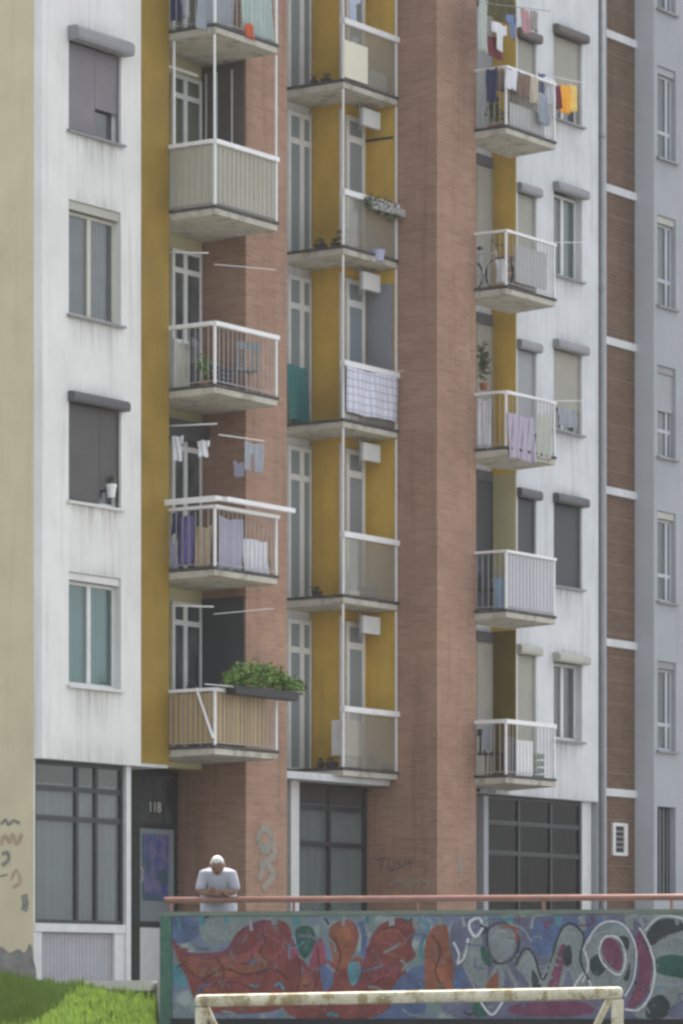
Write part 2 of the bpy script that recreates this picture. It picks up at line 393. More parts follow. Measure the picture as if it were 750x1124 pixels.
for j in range(nd + 1):
    D = D0 + (D1 - D0) * (j / nd) ** 1.3
    for i in range(nr + 1):
        R = RR((i / nr) ** .6, D); x, y = RD(R, D); bk.v.append((x, y, bank_z(R, D) - .01 + (0 if D > 38.2 else -.05)))
for j in range(nd):
    for i in range(nr):
        a = j * (nr + 1) + i; bk.f.append((a, a + 1, a + nr + 2, a + nr + 1))
tag(bk.build('grass_bank', earth, smooth=True), None, None, kind='structure')
gm, gt, gp = node_mat('grass_blades')
gt.links.new(mix_rgb(gt, ramp(gt, noise(gt, 9, detail=6, rough=.8), .3, .7), (.035, .075, .012), (.21, .31, .06)), gp.inputs['Base Color']); gp.inputs['Roughness'].default_value = .6
gtr = gt.nodes.new('ShaderNodeBsdfTranslucent'); gtr.inputs[0].default_value = (.24, .36, .06, 1)
gmx = gt.nodes.new('ShaderNodeMixShader'); gmx.inputs[0].default_value = .5
gt.links.new(gp.outputs[0], gmx.inputs[1]); gt.links.new(gtr.outputs[0], gmx.inputs[2]); gt.links.new(gmx.outputs[0], gt.nodes['Material Output'].inputs[0])
gr = MB(); rg = random.Random(3)
for _ in range(46000):
    D = 44.5 + 17 * rg.random()
    px = rg.uniform(-60, 171); 
    if D > 54 and px > 96: px = rg.uniform(-60, 96)
    if D > 57 and px > 60: continue
    R = (px - CX) / F * D; x, y = RD(R, D); z = bank_z(R, D)
    if x > k2.x - .05 and y > .5 : continue
    cl = .5 + .5 * math.sin(x * 5.1 + 2 * math.sin(y * 3.7)) * math.sin(y * 6.3 + x); h = rg.uniform(.04, .12) * (.5 + 1.2 * cl) * (1.5 if rg.random() < .06 else 1); a = rg.uniform(0, 6.28); w = .010 + .018 * rg.random(); lx, ly = rg.gauss(0, .03), rg.gauss(0, .03)
    gr.quad((x - w * math.cos(a), y - w * math.sin(a), z - .02), (x + w * math.cos(a), y + w * math.sin(a), z - .02), (x + lx, y + ly, z + h))
tag(gr.build('grass', gm), 'short green grass on the sunlit bank at the foot of the building', 'grass', kind='stuff')

# ---------------------------------------------------------------- the apartment building
xL = X(46, 0); xO0 = X(155, 0); xO1 = X(185, 0)
bld = thing('apartment_building', 'tall white and ochre apartment block with brick piers and three columns of balconies', 'building', (xL, 0, GZ))
zW = Z(836, X(95, 0), 0)                                                       # underside of the white upper storeys
YG = Yat(37, xL)                                                               # ground floor shopfront plane

# plan of the three balcony bays
Y1f = Yat(236, xO1); x1r = X(305, Y1f); YP1 = Yat(270, x1r); Y1b = Yat(222, x1r); Y1g = Yat(197, x1r); xP1 = X(315, YP1)
YP2 = -.3; xP2 = X(480, YP2); Y2f = Yat(438, xP2); Y2b = Yat(403, xP2); xP2r = X(523, YP2)
xS = X(375, Y2b); Y2d = Yat(340, xS); x2l = X(377, Y2f)
xW = X(567, 0); Y3d = Yat(540, xW); Y3f = -.95; x3l = xP2r + .01; x3r = X(610, Y3f); xWr = X(657, 0)
xBr = X(697, .12)

holes = []
WIN1 = [(28, 141.5), (218, 344), (429, 548.5), (627, 751)]
wx0, wx1 = X(75.5, 0), X(133, 0)
for a, b in WIN1: holes.append((wx0, wx1, Z(b, wx0, 0), Z(a, wx0, 0)))
wall('front_wall', white, bld, xL, xO0, zW, TOP, 0, .35, holes)
B('side_wall', beige, bld, (xL - .004, xL + .025, YG, 13, GZ - .4, TOP))
B('ochre_wall', ochre, bld, (xO0 + .002, xO1, -.012, .35, Z(840, xO1, 0), TOP))
h = holes
window(bld, *h[0], 0, box=gbox, boxout=.20, boxh=.22, shutter=shut_m, cut=(.55, .34), drop=.97, label='window with a mauve roller shutter, its right half raised')
window(bld, *h[1], 0, fr=cframe, box=lbox, boxout=0, boxh=.14, cur=cur_g, mull=(.5,), label='window with two grey panes in a cream frame')
window(bld, *h[2], 0, box=dbox, boxout=.12, boxh=.16, shutter=shut_d, cut=(.64, .17), drop=.98, sill_mat=wframe, label='window with a charcoal roller shutter nearly closed')
window(bld, *h[3], 0, box=wframe, boxout=0, boxh=.12, cur=cur_t, mull=(.5,), sill_mat=wframe, label='window with teal curtains in a white frame')

# loggia bay 1
zs1t = Z(838, xO1, 0)
B('loggia_back_wall', cream, bld, (xO1 - .6, x1r, Y1b, Y1b + .3, zs1t, TOP))
B('loggia_side_wall', cream, bld, (xO1 - .6, xO1 - .4, .35, Y1b, zs1t, TOP))
def pier(name, x0, x1, y0, y1, mat=brick): return B(name, mat, bld, (x0, x1, y0, y1, GZ - .2, TOP))
pier('brick_pier', x1r, xP1, YP1, 2.6)
pier('brick_pier', xP2, xP2r, YP2, 2.6)
# loggia bay 2: deep back wall, ochre step, door wall
z2 = Z(846, xP2, Y2f)
B('loggia_back_wall', white_r, bld, (xP1, xS, Y2d, Y2d + .2, z2 - .25, TOP))
B('ochre_wall', ochre_lit, bld, (xS, xP2, Y2b, Y2d + .2, z2 - .25, TOP))
B('ochre_wall', ochre_lit, bld, (xP2 - .03, xP2 - .002, Yat(435, xP2), Y2b, z2, TOP))
# loggia bay 3
z3 = Z(856, x3r, Y3f)
B('loggia_back_wall', white_r, bld, (xP2r, xW, Y3d, Y3d + .2, z3 - .1, TOP))
# dark core of the building and flat roof
B('building_core', dark, bld, (xL + .2, xBr - .05, 2.62, 12.9, GZ - .3, TOP - .1), (xL + .21, xO1 - .61, .8, 2.61, zW, TOP - .1))
B('roof', tarr, bld, (xL - .1, xBr + .1, -.1, 13.2, TOP, TOP + .25))

# white wall of bay 3
zW3 = Z(876, X(610, 0), 0)
hol3 = []
W3 = [(26, 128), (199, 300), (372, 470.5), (541, 641.5), (716, 811)]
vx0, vx1 = X(608, 0), X(639, 0); ux0, ux1 = X(568.5, 0), X(589, 0)
U3 = [(30, 150), (200, 318), (372, 490), (535, 668), (707, 850)]
for a, b in W3: hol3.append((vx0, vx1, Z(b, vx0, 0), Z(a, vx0, 0)))
hu = [(ux0, ux1, Z(b, ux0, 0), Z(a, ux0, 0)) for a, b in U3]
B('ochre_wall', ochre_lit, bld, (xW - .012, xW - .002, 0.005, Y3d, zW3, TOP))
wall('front_wall', white_r, bld, xW, xWr, zW3, TOP, 0, .35, hol3 + hu)
B('ochre_wall', cream, bld, (xW - .02, xW - .013, 0.003, Y3d, Z(672, xW, 0), Z(520, xW, 0)), label='pale cream side of the loggia on the third balcony level')
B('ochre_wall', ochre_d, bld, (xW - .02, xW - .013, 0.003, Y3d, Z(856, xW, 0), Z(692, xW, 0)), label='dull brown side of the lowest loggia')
sty = [dict(box=bbox_, shutter=shut_b, drop=.62, boxout=.12), dict(box=gbox, cur=cur_w, boxout=.12), dict(box=gbox, shutter=shut_b, drop=.72, boxout=.12), dict(box=dbox, shutter=shut_n, drop=1, boxout=.12), dict(box=lbox, cur=cur_g, boxout=.14)]
lb = ['brown boxed window with a half drawn beige blind', 'window with pale curtains under a grey box', 'window with a beige blind three quarters down', 'window closed by a near black shutter', 'window with grey curtains under a pale box']
for h, s_, l_ in zip(hol3, sty, lb): window(bld, *h, 0, label=l_, boxh=.17, **s_)
sty2 = [dict(box=bbox_, shutter=shut_b), dict(box=gbox, shutter=shut_b), dict(box=gbox, shutter=shut_g), dict(box=dbox, shutter=shut_n, drop=.9), dict(box=lbox, shutter=shut_b)]
for h, s_ in zip(hu, sty2): window(bld, *h, 0, boxh=.17, boxout=.09, sill=False, mull=(), **s_)
for (a, b), m_ in zip([(-5, 150), (168, 315), (342, 492), (515, 670), (692, 853)], [shut_g, shut_b, shut_b, shut_n, shut_b]):
    q0, q1 = X(521, Y3d - .04), X(538.5, Y3d - .04)
    window(bld, q0, q1, Z(b, q0, Y3d), Z(a, q0, Y3d), Y3d - .14, box=dbox, boxout=.0, boxh=.2, shutter=m_, sill=False, mull=(), inset=.07)

# brick strip with pale bands, downpipe beside it
b0, b1 = X(661, .12), xBr
B('brown_brick_strip', brick_b, bld, (b0, b1, .12, .4, GZ - .2, TOP))
for y in (-135, 34.7 - 4, 204.5 - 4, 372.5 - 4, 537 - 4, 704.3 - 4, 868 - 3):
    zz = Z(y, b0, .12); B('string_course', white_r, bld, (b0, b1 - .002, .07, .118, zz - .14, zz))
B('wall_edge', grey_r, bld, (xWr + .002, b0 - .002, .02, .4, GZ - .2, TOP))
MB().tube([(xWr + .09, -.03, GZ), (xWr + .09, -.03, TOP)], .045, 10).build('downpipe', pipe_m, bld, smooth=True)
for zz in [GZ + 1.5 + 2.8 * i for i in range(8)]: B('pipe_bracket', pipe_m, bld, (xWr + .03, xWr + .15, -.085, .02, zz, zz + .04))

# ---------------------------------------------------------------- rain stains: thin washes of dirt under sills, above boxes and along ledges
def stain_mat(name, rgb, dens, up=False):
    m, t, p = node_mat(name); p.inputs['Base Color'].default_value = (*rgb, 1); p.inputs['Roughness'].default_value = .95; p.inputs['Specular IOR Level'].default_value = .1
    tc = t.nodes.new('ShaderNodeTexCoord'); sp = t.nodes.new('ShaderNodeSeparateXYZ'); t.links.new(tc.outputs['Generated'], sp.inputs[0])
    n1 = ramp(t, noise(t, 9, (1.5, 1.5, .10), 4), .38, .72)
    fade = ramp(t, sp.outputs[2], 1.0, 0.0) if up else ramp(t, sp.outputs[2], 0.0, 1.0)
    ex = t.nodes.new('ShaderNodeMath'); ex.operation = 'POWER'; ex.inputs[1].default_value = 1.6; t.links.new(fade, ex.inputs[0])
    ed = t.nodes.new('ShaderNodeMath'); ed.operation = 'PINGPONG'; ed.inputs[1].default_value = .5; t.links.new(sp.outputs[0], ed.inputs[0])
    em = t.nodes.new('ShaderNodeMath'); em.operation = 'MULTIPLY'; t.links.new(ramp(t, ed.outputs[0], 0.0, .22), em.inputs[0]); t.links.new(n1, em.inputs[1]); n1 = em.outputs[0]
    mu = t.nodes.new('ShaderNodeMath'); mu.operation = 'MULTIPLY'; t.links.new(n1, mu.inputs[0]); t.links.new(ex.outputs[0], mu.inputs[1])
    m2 = t.nodes.new('ShaderNodeMath'); m2.operation = 'MULTIPLY'; m2.inputs[1].default_value = dens; t.links.new(mu.outputs[0], m2.inputs[0]); t.links.new(m2.outputs[0], p.inputs['Alpha'])
    return m
st_dn = stain_mat('rain_stain_dirt', (.24, .22, .19), .42); st_up = stain_mat('soot_stain_dirt', (.20, .20, .19), .34, True)
def stain(x0, x1, z0, z1, Y, up=False, parent=None):
    MB().quad((x0, Y - .0035, z0), (x1, Y - .0035, z0), (x1, Y - .0035, z1), (x0, Y - .0035, z1)).build('rain_stain', st_up if up else st_dn, parent or bld)
for h in holes: stain(h[0] - .06, h[1] + .07, h[2] - .75, h[2] - .052, 0); stain(h[0] - .02, h[1] + .08, h[3] + .001, h[3] + .28, 0, True)
for h in hol3: stain(h[0] - .05, h[1] + .06, h[2] - .6, h[2] - .052, 0); stain(h[0] - .02, h[1] + .06, h[3] + .001, h[3] + .22, 0, True)
stain(xL + .02, xO0 - .02, zW + .004, zW + .5, 0, True); stain(xW + .02, xWr - .02, zW3 + .004, zW3 + .45, 0, True)
for zz in [zz for zz in [GZ + .4 + .43 * i for i in range(44)] if not any(abs(zz - Z(y, b0, .12) + .07) < .12 for y in (30.7, 200.5, 368.5, 533, 700.3, 865))]: B('mortar_course', paint('pale_mortar', (.24, .20, .165), .9), bld, (b0 + .01, b1 - .01, .113, .119, zz, zz + .012))

# ---------------------------------------------------------------- balconies
def balcony(x0, x1, Yf, Yb, zt, zr, side=True, bars='bars', lab=None, taper=.03, thick=.10, rail_t=.06, rail_w=.07, posts_up=None, rail_mat=None, gap=.0, sidegap=.0, splay=0.0):
    """slab (the part) > slab_edge, handrail, railing, post"""
    m = MB()
    yk = max(Yf + .35, Yb)
    m.prism([(x0, Yf, zt), (x0, yk, zt), (x0, yk, zt - thick - taper), (x0, Yf, zt - thick)], (x1 - x0, 0, 0))
    b = m.build('balcony', conc, bld, bevel=.012, label=lab)
    B('slab_edge', coping, b, (x0 - .015, x1 + .015, Yf - .018, Yf + .06, zt + .003, zt + .045), (x0 - .015, x0 + .06, Yf + .061, Yb, zt + .003, zt + .045))
    rm = rail_mat or wpaint; zb = zt + .10; r = MB()
    r.box(x0 + .0, x1 + .03, Yf - rail_w / 2 + .02, Yf + rail_w / 2 + .02, zr - rail_t, zr)
    if side: r.box(x0 - rail_w / 2 + .02, x0 + rail_w / 2 + .02, Yf + rail_w / 2 + .021, Yb, zr - rail_t * .9, zr - .002)
    r.build('handrail', rm, b, bevel=.008)
    q = .018
    for (a, c_) in [(x0 + .02, Yf + .02), (x1 - .02, Yf + .02)] + ([(x0 + .02, Yb - .2)] if side else []): B('post', rm, b, (a - q, a + q, c_ - q, c_ + q, zt + .046, zr - rail_t - .001))
    if bars:
        w = MB(); n = int((x1 - x0) / .115); s_ = .0048
        for i in range(1, n): a = x0 + .02 + (x1 - x0 - .04) * i / n; w.box(a - s_, a + s_, Yf + .02 - s_, Yf + .02 + s_, zb, zr - rail_t - .002)
        w.box(x0 + .04, x1 - .04, Yf + .012, Yf + .028, zb - .012, zb)
        if side:
            n = int((Yb - Yf) / .115)
            for i in range(1, n): a = Yf + .02 + (Yb - Yf) * i / n; w.box(x0 + .02 - s_, x0 + .02 + s_, a - s_, a + s_, zb, zr - rail_t - .002)
            w.box(x0 + .012, x0 + .028, Yf + .04, Yb, zb - .012, zb)
        w.build('railing', bar_m, b)
    if posts_up:
        for (a, c_, zz) in posts_up: B('upright_post', rm, b, (a - .014, a + .014, c_ - .014, c_ + .014, zr + .001, zz))
    return b
def ZR(y, x, Y): return Z(y, x, Y)
grp = None
# --- bay 1 (left column of balconies)
xa, xb, yf, yb = xO1, x1r, Y1f, Y1b
sl = [28, 227.5, 424, 624.5, 821]; ra = [-46, 154.0, 354.2, 556, 757]
zs = [Z(y, xa, yf) for y in sl]; zr = [Z(y, xa, yf) + .035 for y in ra]
names = ['top left balcony, cluttered, at the edge of the picture', 'left balcony enclosed with beige cloth panels', 'left balcony with thin white bars and grey chairs', 'left balcony with laundry behind the rail', 'lowest left balcony faced with ochre slats and green plants']
bal1 = []
for i in range(5):
    up = None
    if i == 1: up = [(xa + .02, yf + .02, zs[0] - .13), (xb - .02, yf + .02, zs[0] - .13), (xa + .02, yb - .25, zs[0] - .13), (xa + .02, yf + .8, zs[0] - .13)]
    b = balcony(xa + .005, xb, yf, yb, zs[i], zr[i], bars='bars', lab=names[i], posts_up=up, rail_t=.075 if i in (1, 2) else .06, rail_w=.09)
    bal1.append(b)
screen = paint('beige_balcony_fabric', (.42, .41, .33), .9, .1, 1.4, streak=.5, dirt=(.27, .27, .24), fine=.03)
B('fabric_screen', screen, bal1[1], (xa + .045, xb - .04, yf + .034, yf + .042, zs[1] + .05, zr[1] - .08), (xa + .034, xa + .042, yf + .05, yb, zs[1] + .05, zr[1] - .08))
slat = stripes('ochre_slats', (.42, .30, .15), (.16, .11, .06), .095, 'x')
B('slat_panel', slat, bal1[4], (xa + .045, xb - .28, yf + .034, yf + .05, zs[4] + .07, zr[4] - .07), (xa + .034, xa + .05, yf + .06, yb, zs[4] + .07, zr[4] - .07))
MB().tube([(xa - .005, yf + .35, zr[4]), (xa - .02, yf + .02, zs[4] + .15)], .022, 8).build('brace', wpaint, bal1[4])
B('handrail_shelf', wpaint, bal1[3], (xa - .02, xb + .12, yf - .26, yf - .16, zr[3] + .03, zr[3] + .10), (xa - .02, xb + .12, yf - .05, yf - .02, zr[3] + .06, zr[3] + .13), (xa - .12, xa - .09, yf - .10, yb, zr[3] + .03, zr[3] + .12))
# doors at the back of bay 1
def door1(i, glassy, frame, c=None, dx=.0):
    z0 = zs[i] + .03; z1 = z0 + 2.40; q0 = X(189, yb - .05); q1 = X(221, yb - .05)
    window(bld, q0, q1, z0, z1, yb - .10, fr=frame, inset=.03, mull=(.42,), transom=.86, sill=False, cur=c, glass=glassy, fw=.06)
for i in (2, 4): door1(i, dglass, wframe, None)
door1(3, dglass, wframe)
door1(1, dglass, wframe, cur_g)
door1(0, dglass, wframe, cur_g)
pier_dark = [('dark brown roller blind', 3, shut_n, .30), ('blind', 4, shut_n, 0)]
B('sliding_screen', shut_n, bld, (x1r - .022, x1r - .004, YP1 + .03, yb - .002, zs[4] + .05, zs[3] - .25))
B('sliding_screen', paint('grey_brown_awning', (.11, .095, .085), .9, .2, 3), bld, (x1r - .022, x1r - .004, YP1 + .03, yb - .002, zs[1] + .05, zs[0] - .14), label='enclosing glazing of the second balcony')
for y_ in (YP1 + .25, YP1 + .55, yb - .1):
    B('glazing_bar', wframe, bld, (x1r - .04, x1r - .024, y_ - .012, y_ + .012, zs[1] + .05, zs[0] - .25))
B('glazing_bar', wframe, bld, (xa + .08, xa + 1.1, yb - .36, yb - .34, Z(73, xa, yb), Z(70, xa, yb)))
B('door_lintel', shut_n, bld, (xa - .3, x1r - .03, yb - .16, yb - .115, zs[2] - .62, zs[2] - .3))

# --- bay 2 (middle column)
sl2 = [89, 271.5, 462, 655, 845]; ra2 = [21, 209, 397, 585, 777]
zs2 = [Z(y, x2l, Y2f) for y in sl2]; zr2 = [Z(y, x2l, Y2f) + .035 for y in ra2]
n2 = ['top middle balcony with a cream board on its front', 'middle balcony with dry plants on the rail', 'middle balcony with a checked blanket over the front', 'middle balcony with a plain smoked glass front', 'lowest middle balcony above the curtained shop window']
bal2 = []
for i in range(5):
    nxt = zs2[i - 1] - .12 if i else zs2[0] + 2.6
    b = balcony(x2l, xP2 - .035, Y2f, Y2d, zs2[i], zr2[i], side=False, bars=None, lab=n2[i], rail_t=.10, rail_w=.10, taper=.03, thick=.10,
                posts_up=[(x2l + .02, Y2f + .02, nxt), (xP2 - .055, Y2f + .02, nxt)])
    bal2.append(b)
    B('glass_front', frost, b, (x2l + .045, xP2 - .08, Y2f + .03, Y2f + .04, zs2[i] + .06, zr2[i] - .11))
    # white ventilation box on the door wall, door, left window
    q0, q1 = X(378, Y2b), X(398, Y2b)
    window(bld, q0, q1, zs2[i] + .02, nxt - .18, Y2b - .12, fr=wframe, inset=.06, mull=(), transom=.84, sill=False, glass=bglass, fw=.085)
    q0, q1 = X(399.5, Y2f + .25), X(418, Y2f + .25)
    B('ventilation_box', wframe, bld, (q0, q1, Y2f + .25, Y2f + .33, nxt - .40, nxt - .10), bevel=.01)
    B('box_hanger', pipe_m, bld, (q0 - .03, q0 - .015, Y2f + .3, Y2f + .33, nxt - .5, nxt - .05))
    q0, q1 = X(314, Y2d), X(340, Y2d)
    window(bld, q0, q1, zs2[i] + .02, nxt - .16, Y2d - .12, fr=wframe, inset=.06, mull=(.55,), transom=.80, sill=False, glass=bglass, fw=.075)
    B('edge_trim', wframe, bld, (xS - .02, xS - .003, Y2d - .06, Y2d - .001, zs2[i] + .05, nxt - .1), (xS - .02, xS - .003, Y2b - .012, Y2b + .03, zs2[i] + .05, nxt - .1))
B('screen_panel', paint('blue_grey_screen', (.27, .29, .33), .8, .1, 1), bld, (xP2 - .045, xP2 - .032, Yat(433, xP2), Y2b, zs2[2] + .06, zs2[1] - .35), label='blue grey screen in place of the ochre side')
B('screen_rail', dark, bld, (xP2 - .05, xP2 - .032, Yat(433, xP2), Y2b, Z(156.5, xP2, Y2b), Z(154, xP2, Y2b)))

# --- bay 3 (right column)
sl3 = [139.5, 315.5, 492.5, 671, 853]; ra3 = [73, 253, 430, 605, 791]
xc = X(556, Y3f)
zs3 = [Z(y, xc, Y3f) for y in sl3]; zr3 = [Z(y, xc, Y3f) + .03 for y in ra3]
n3 = ['top right balcony crowded with laundry and junk', 'right balcony with a bicycle behind white bars', 'right balcony with striped cloths along the rail', 'right balcony wrapped in white net', 'lowest right balcony with a white board behind bars']
bal3 = []
for i in range(5):
    bal3.append(balcony(xc, x3r, Y3f, -.002, zs3[i], zr3[i], bars='bars', lab=n3[i], taper=.04, rail_t=.05 if i != 4 else .08, rail_w=.07))
net = glass_mat('white_balcony_net', (.80, .81, .84), .45)
nm, ntt, npn = node_mat('white_net'); npn.inputs['Base Color'].default_value = (.62, .63, .68, 1); npn.inputs['Alpha'].default_value = .72; npn.inputs['Roughness'].default_value = .9
B('net_screen', nm, bal3[3], (xc + .05, x3r - .04, Y3f + .034, Y3f + .04, zs3[3] + .05, zr3[3] - .04))

# ---------------------------------------------------------------- ground floor
def shop(x0, x1, z0, z1, Y, cols, rows, cur_mat, frame, label, header=None, gl=None):
    m = MB(); fw = .055
    m.box(x0, x0 + fw, Y, Y + .07, z0, z1).box(x1 - fw, x1, Y, Y + .07, z0, z1)
    m.box(x0 + fw, x1 - fw, Y, Y + .07, z0, z0 + fw).box(x0 + fw, x1 - fw, Y, Y + .07, z1 - fw, z1)
    for q in cols: c_ = x0 + (x1 - x0) * q; m.box(c_ - .035, c_ + .035, Y + .002, Y + .068, z0 + fw, z1 - fw)
    for q in rows: c_ = z0 + (z1 - z0) * q; m.box(x0 + fw, x1 - fw, Y + .006, Y + .064, c_ - .04, c_ + .04)
    w = m.build('shop_window', frame, bld, label=label)
    B('pane', gl or clear, w, (x0 + .03, x1 - .03, Y + .03, Y + .036, z0 + .03, z1 - .03))
    hz = z0 + (z1 - z0) * (header or 1)
    if cur_mat: curtain('curtain', cur_mat, w, x0 + .06, x1 - .06, z0 + .06, hz, Y + .13, .045, .21)
    B('room_back', dark, w, (x0, x1, Y + .75, Y + .77, z0, z1))
    return w
dfr = paint('dark_shop_frame', (.032, .034, .038), .5, .15, 4, spec=.4)
# shop window 1
gx0, gx1 = xL + .03, X(137, YG)
zt1, zb1, zfl = zW - .02, Z(1013, gx0, YG), Z(1021, gx0, YG)
B('ground_floor_post', wframe, bld, (xL - .003, gx0, YG - .004, YG + .3, GZ - .3, zW - .005))
B('ground_floor_post', wframe, bld, (gx1 + .001, gx1 + .12, YG - .03, YG + .12, GZ - .3, zW - .005))
shop(gx0 + .02, gx1 - .01, zb1, zt1, YG + .03, (.48, .70), (.835, .65), cur_w, dfr, 'grey curtained shop window under the white wall', header=.87)
B('shop_plinth', wframe, bld, (gx0, gx1, YG - .02, YG + .12, zfl - .02, zb1 - .002))
px0, px1 = X(46, YG), X(126, YG)
B('shop_plinth', wframe, bld, (gx0, px0, YG, YG + .1, GZ - .3, zfl - .021))
B('shop_plinth', wframe, bld, (px1, gx1, YG, YG + .1, GZ - .3, zfl - .021))
B('basement_panel', stripes('pale_ribbed_panel', (.40, .40, .42), (.25, .25, .27), .09, 'x'), bld, (px0, px1, YG + .06, YG + .1, GZ - .3, zfl - .021))
# soffit of the overhang and recessed entrance
B('soffit', white_r, bld, (xL + .01, xO1 - .01, .004, Y1g, zW - .004, zW + .1))
ex0, ex1 = gx1 + .13, x1r
B('entrance_wall', brick, bld, (X(197, Y1g) - .004, ex1, Y1g + .0, Y1g + .2, GZ - .2, zs1t + .05))
dr0, dr1 = X(151, Y1g), X(195, Y1g)
zd1 = Z(845, dr0, Y1g)
B('entrance_wall', paint('dark_green_entrance_frame', (.035, .045, .038), .6, .2, 3), bld, (ex0 - .6, dr0, Y1g - .05, Y1g + .2, GZ - .2, zs1t), (dr0, dr1 + .03, Y1g + .12, Y1g + .2, GZ - .2, zs1t))
door_m = MB(); dfw = .06
zdl = Z(905, dr0, Y1g); zdb = Z(1018, dr0, Y1g)
for a, b in ((dr0, dr0 + dfw), (dr1 - dfw, dr1)): door_m.box(a, b, Y1g, Y1g + .06, zdb, zd1)
door_m.box(dr0 + dfw, dr1 - dfw, Y1g + .002, Y1g + .058, zdl - .05, zdl + .03).box(dr0 + dfw, dr1 - dfw, Y1g + .002, Y1g + .058, zd1 - .08, zd1).box(dr0 + dfw, dr1 - dfw, Y1g + .002, Y1g + .058, zdb, zdb + .1)
door = door_m.build('entrance_door', dfr, bld, label='dark glazed entrance door with house number 118 above it')
B('pane', bglass, door, (dr0 + .03, dr1 - .03, Y1g + .03, Y1g + .04, zdb + .03, zdl - .04))
B('pane', dglass, door, (dr0 + .03, dr1 - .03, Y1g + .03, Y1g + .04, zdl + .02, zd1 - .03))
B('base_panel', wframe, bld, (dr0, dr1, Y1g - .01, Y1g + .1, GZ - .2, zdb - .002))
MB().tube([(dr0 + .05, Y1g - .02, (zdb + zdl) / 2 - .1), (dr0 + .05, Y1g - .06, (zdb + zdl) / 2 - .05), (dr0 + .05, Y1g - .06, (zdb + zdl) / 2 + .1), (dr0 + .05, Y1g - .02, (zdb + zdl) / 2 + .14)], .011, 6).build('door_handle', wpaint, door)
posterm, pt_, pp_ = node_mat('poster_print')
c_ = mix_rgb(pt_, ramp(pt_, noise(pt_, 5, detail=2), .42, .58), (.06, .09, .24), (.15, .14, .26)); c_ = mix_rgb(pt_, ramp(pt_, noise(pt_, 3.1, detail=1), .56, .62), c_, (.05, .10, .14))
pt_.links.new(c_, pp_.inputs['Base Color']); pp_.inputs['Roughness'].default_value = .5
pst = B('poster', posterm, None, (X(158, Y1g), X(186, Y1g), Y1g + .012, Y1g + .018, Z(988, dr0, Y1g), Z(915, dr0, Y1g)))
tag(pst, 'blue and violet poster stuck inside the dark entrance door', 'poster')
num = bpy.data.curves.new('house_number', 'FONT'); num.body = '118'; num.size = .23; num.extrude = .004
no = bpy.data.objects.new('tmp', num); col.objects.link(no)
dg = bpy.context.evaluated_depsgraph_get(); nme = bpy.data.meshes.new_from_object(no.evaluated_get(dg)); bpy.data.objects.remove(no)
nme.materials.clear(); nme.materials.append(flat('number_white', (.62, .62, .58)))
noo = bpy.data.objects.new('house_number', nme); col.objects.link(noo); noo.parent = door
noo.location = Vector((X(164, Y1g), Y1g + .02, Z(890, dr0, Y1g))) - WL[door.name]; noo.rotation_euler = (math.radians(90), 0, 0)
# entrance step below base panel handled by terrace; shop window 2
YS2 = Yat(405, xP2) ; sx0, sx1 = X(327, YS2), xP2 - .005
B('ground_floor_post', wframe, bld, (X(318, YS2), sx0, YS2 - .03, YS2 + .1, GZ - .2, z2 - .13))
B('ground_floor_lintel', white_r, bld, (xP1 + .01, xP2 - .01, Y2f + .18, YS2 + .3, z2 - .26, z2 - .14))
shop(sx0 + .01, sx1 - .06, GZ - .1, z2 - .27, YS2, (.46,), (.88, .70), cur_w, dfr, 'shop window with long pale curtains beside the big brick pier', header=.9)
# shop window 3
YS3 = .15; s30, s31 = X(534, YS3), X(638, YS3)
B('ground_floor_post', grey_r, bld, (X(526, YS3), X(531, YS3), YS3 - .1, YS3 + .1, GZ - .2, zW3 - .05))
B('ground_floor_post', wframe, bld, (s31 + .01, xWr - .03, YS3 - .02, YS3 + .1, GZ - .2, zW3 - .015))
g3 = paint('green_grey_blind', (.10, .15, .13), .9, .5, 1.6)
shop(s30, s31, GZ - .1, zW3 - .03, YS3, (.34, .68), (.86, .70), g3, dfr, 'wide dark shop window under the right balcony', header=.84, gl=clear_d)
B('front_band', white_r, bld, (X(545, .0), xW - .003, .0, .34, zW3, z3 - .1))
B('soffit', white_r, bld, (xP2r, xWr, .004, .6, zW3 - .012, zW3 - .002))
# strip at the ground: little barred vent window
v0, v1 = X(672, .1), X(688, .1); vz0, vz1 = Z(939, v0, .1), Z(903, v0, .1)
vw = MB().box(v0, v1, .07, .115, vz0, vz0 + .06).box(v0, v1, .07, .115, vz1 - .06, vz1).box(v0, v0 + .09, .07, .115, vz0 + .06, vz1 - .06).box(v1 - .13, v1, .07, .115, vz0 + .06, vz1 - .06).build('vent_window', wframe, bld, label='small white framed vent window in the brown brick strip')
B('pane', dark, vw, (v0 + .09, v1 - .13, .09, .112, vz0 + .06, vz1 - .06))
B('vent_bar', pipe_m, vw, *[(v0 + .09, v1 - .13, .075, .088, vz0 + .06 + k * (vz1 - vz0 - .12) / 5 - .012, vz0 + .06 + k * (vz1 - vz0 - .12) / 5 + .012) for k in range(1, 5)])

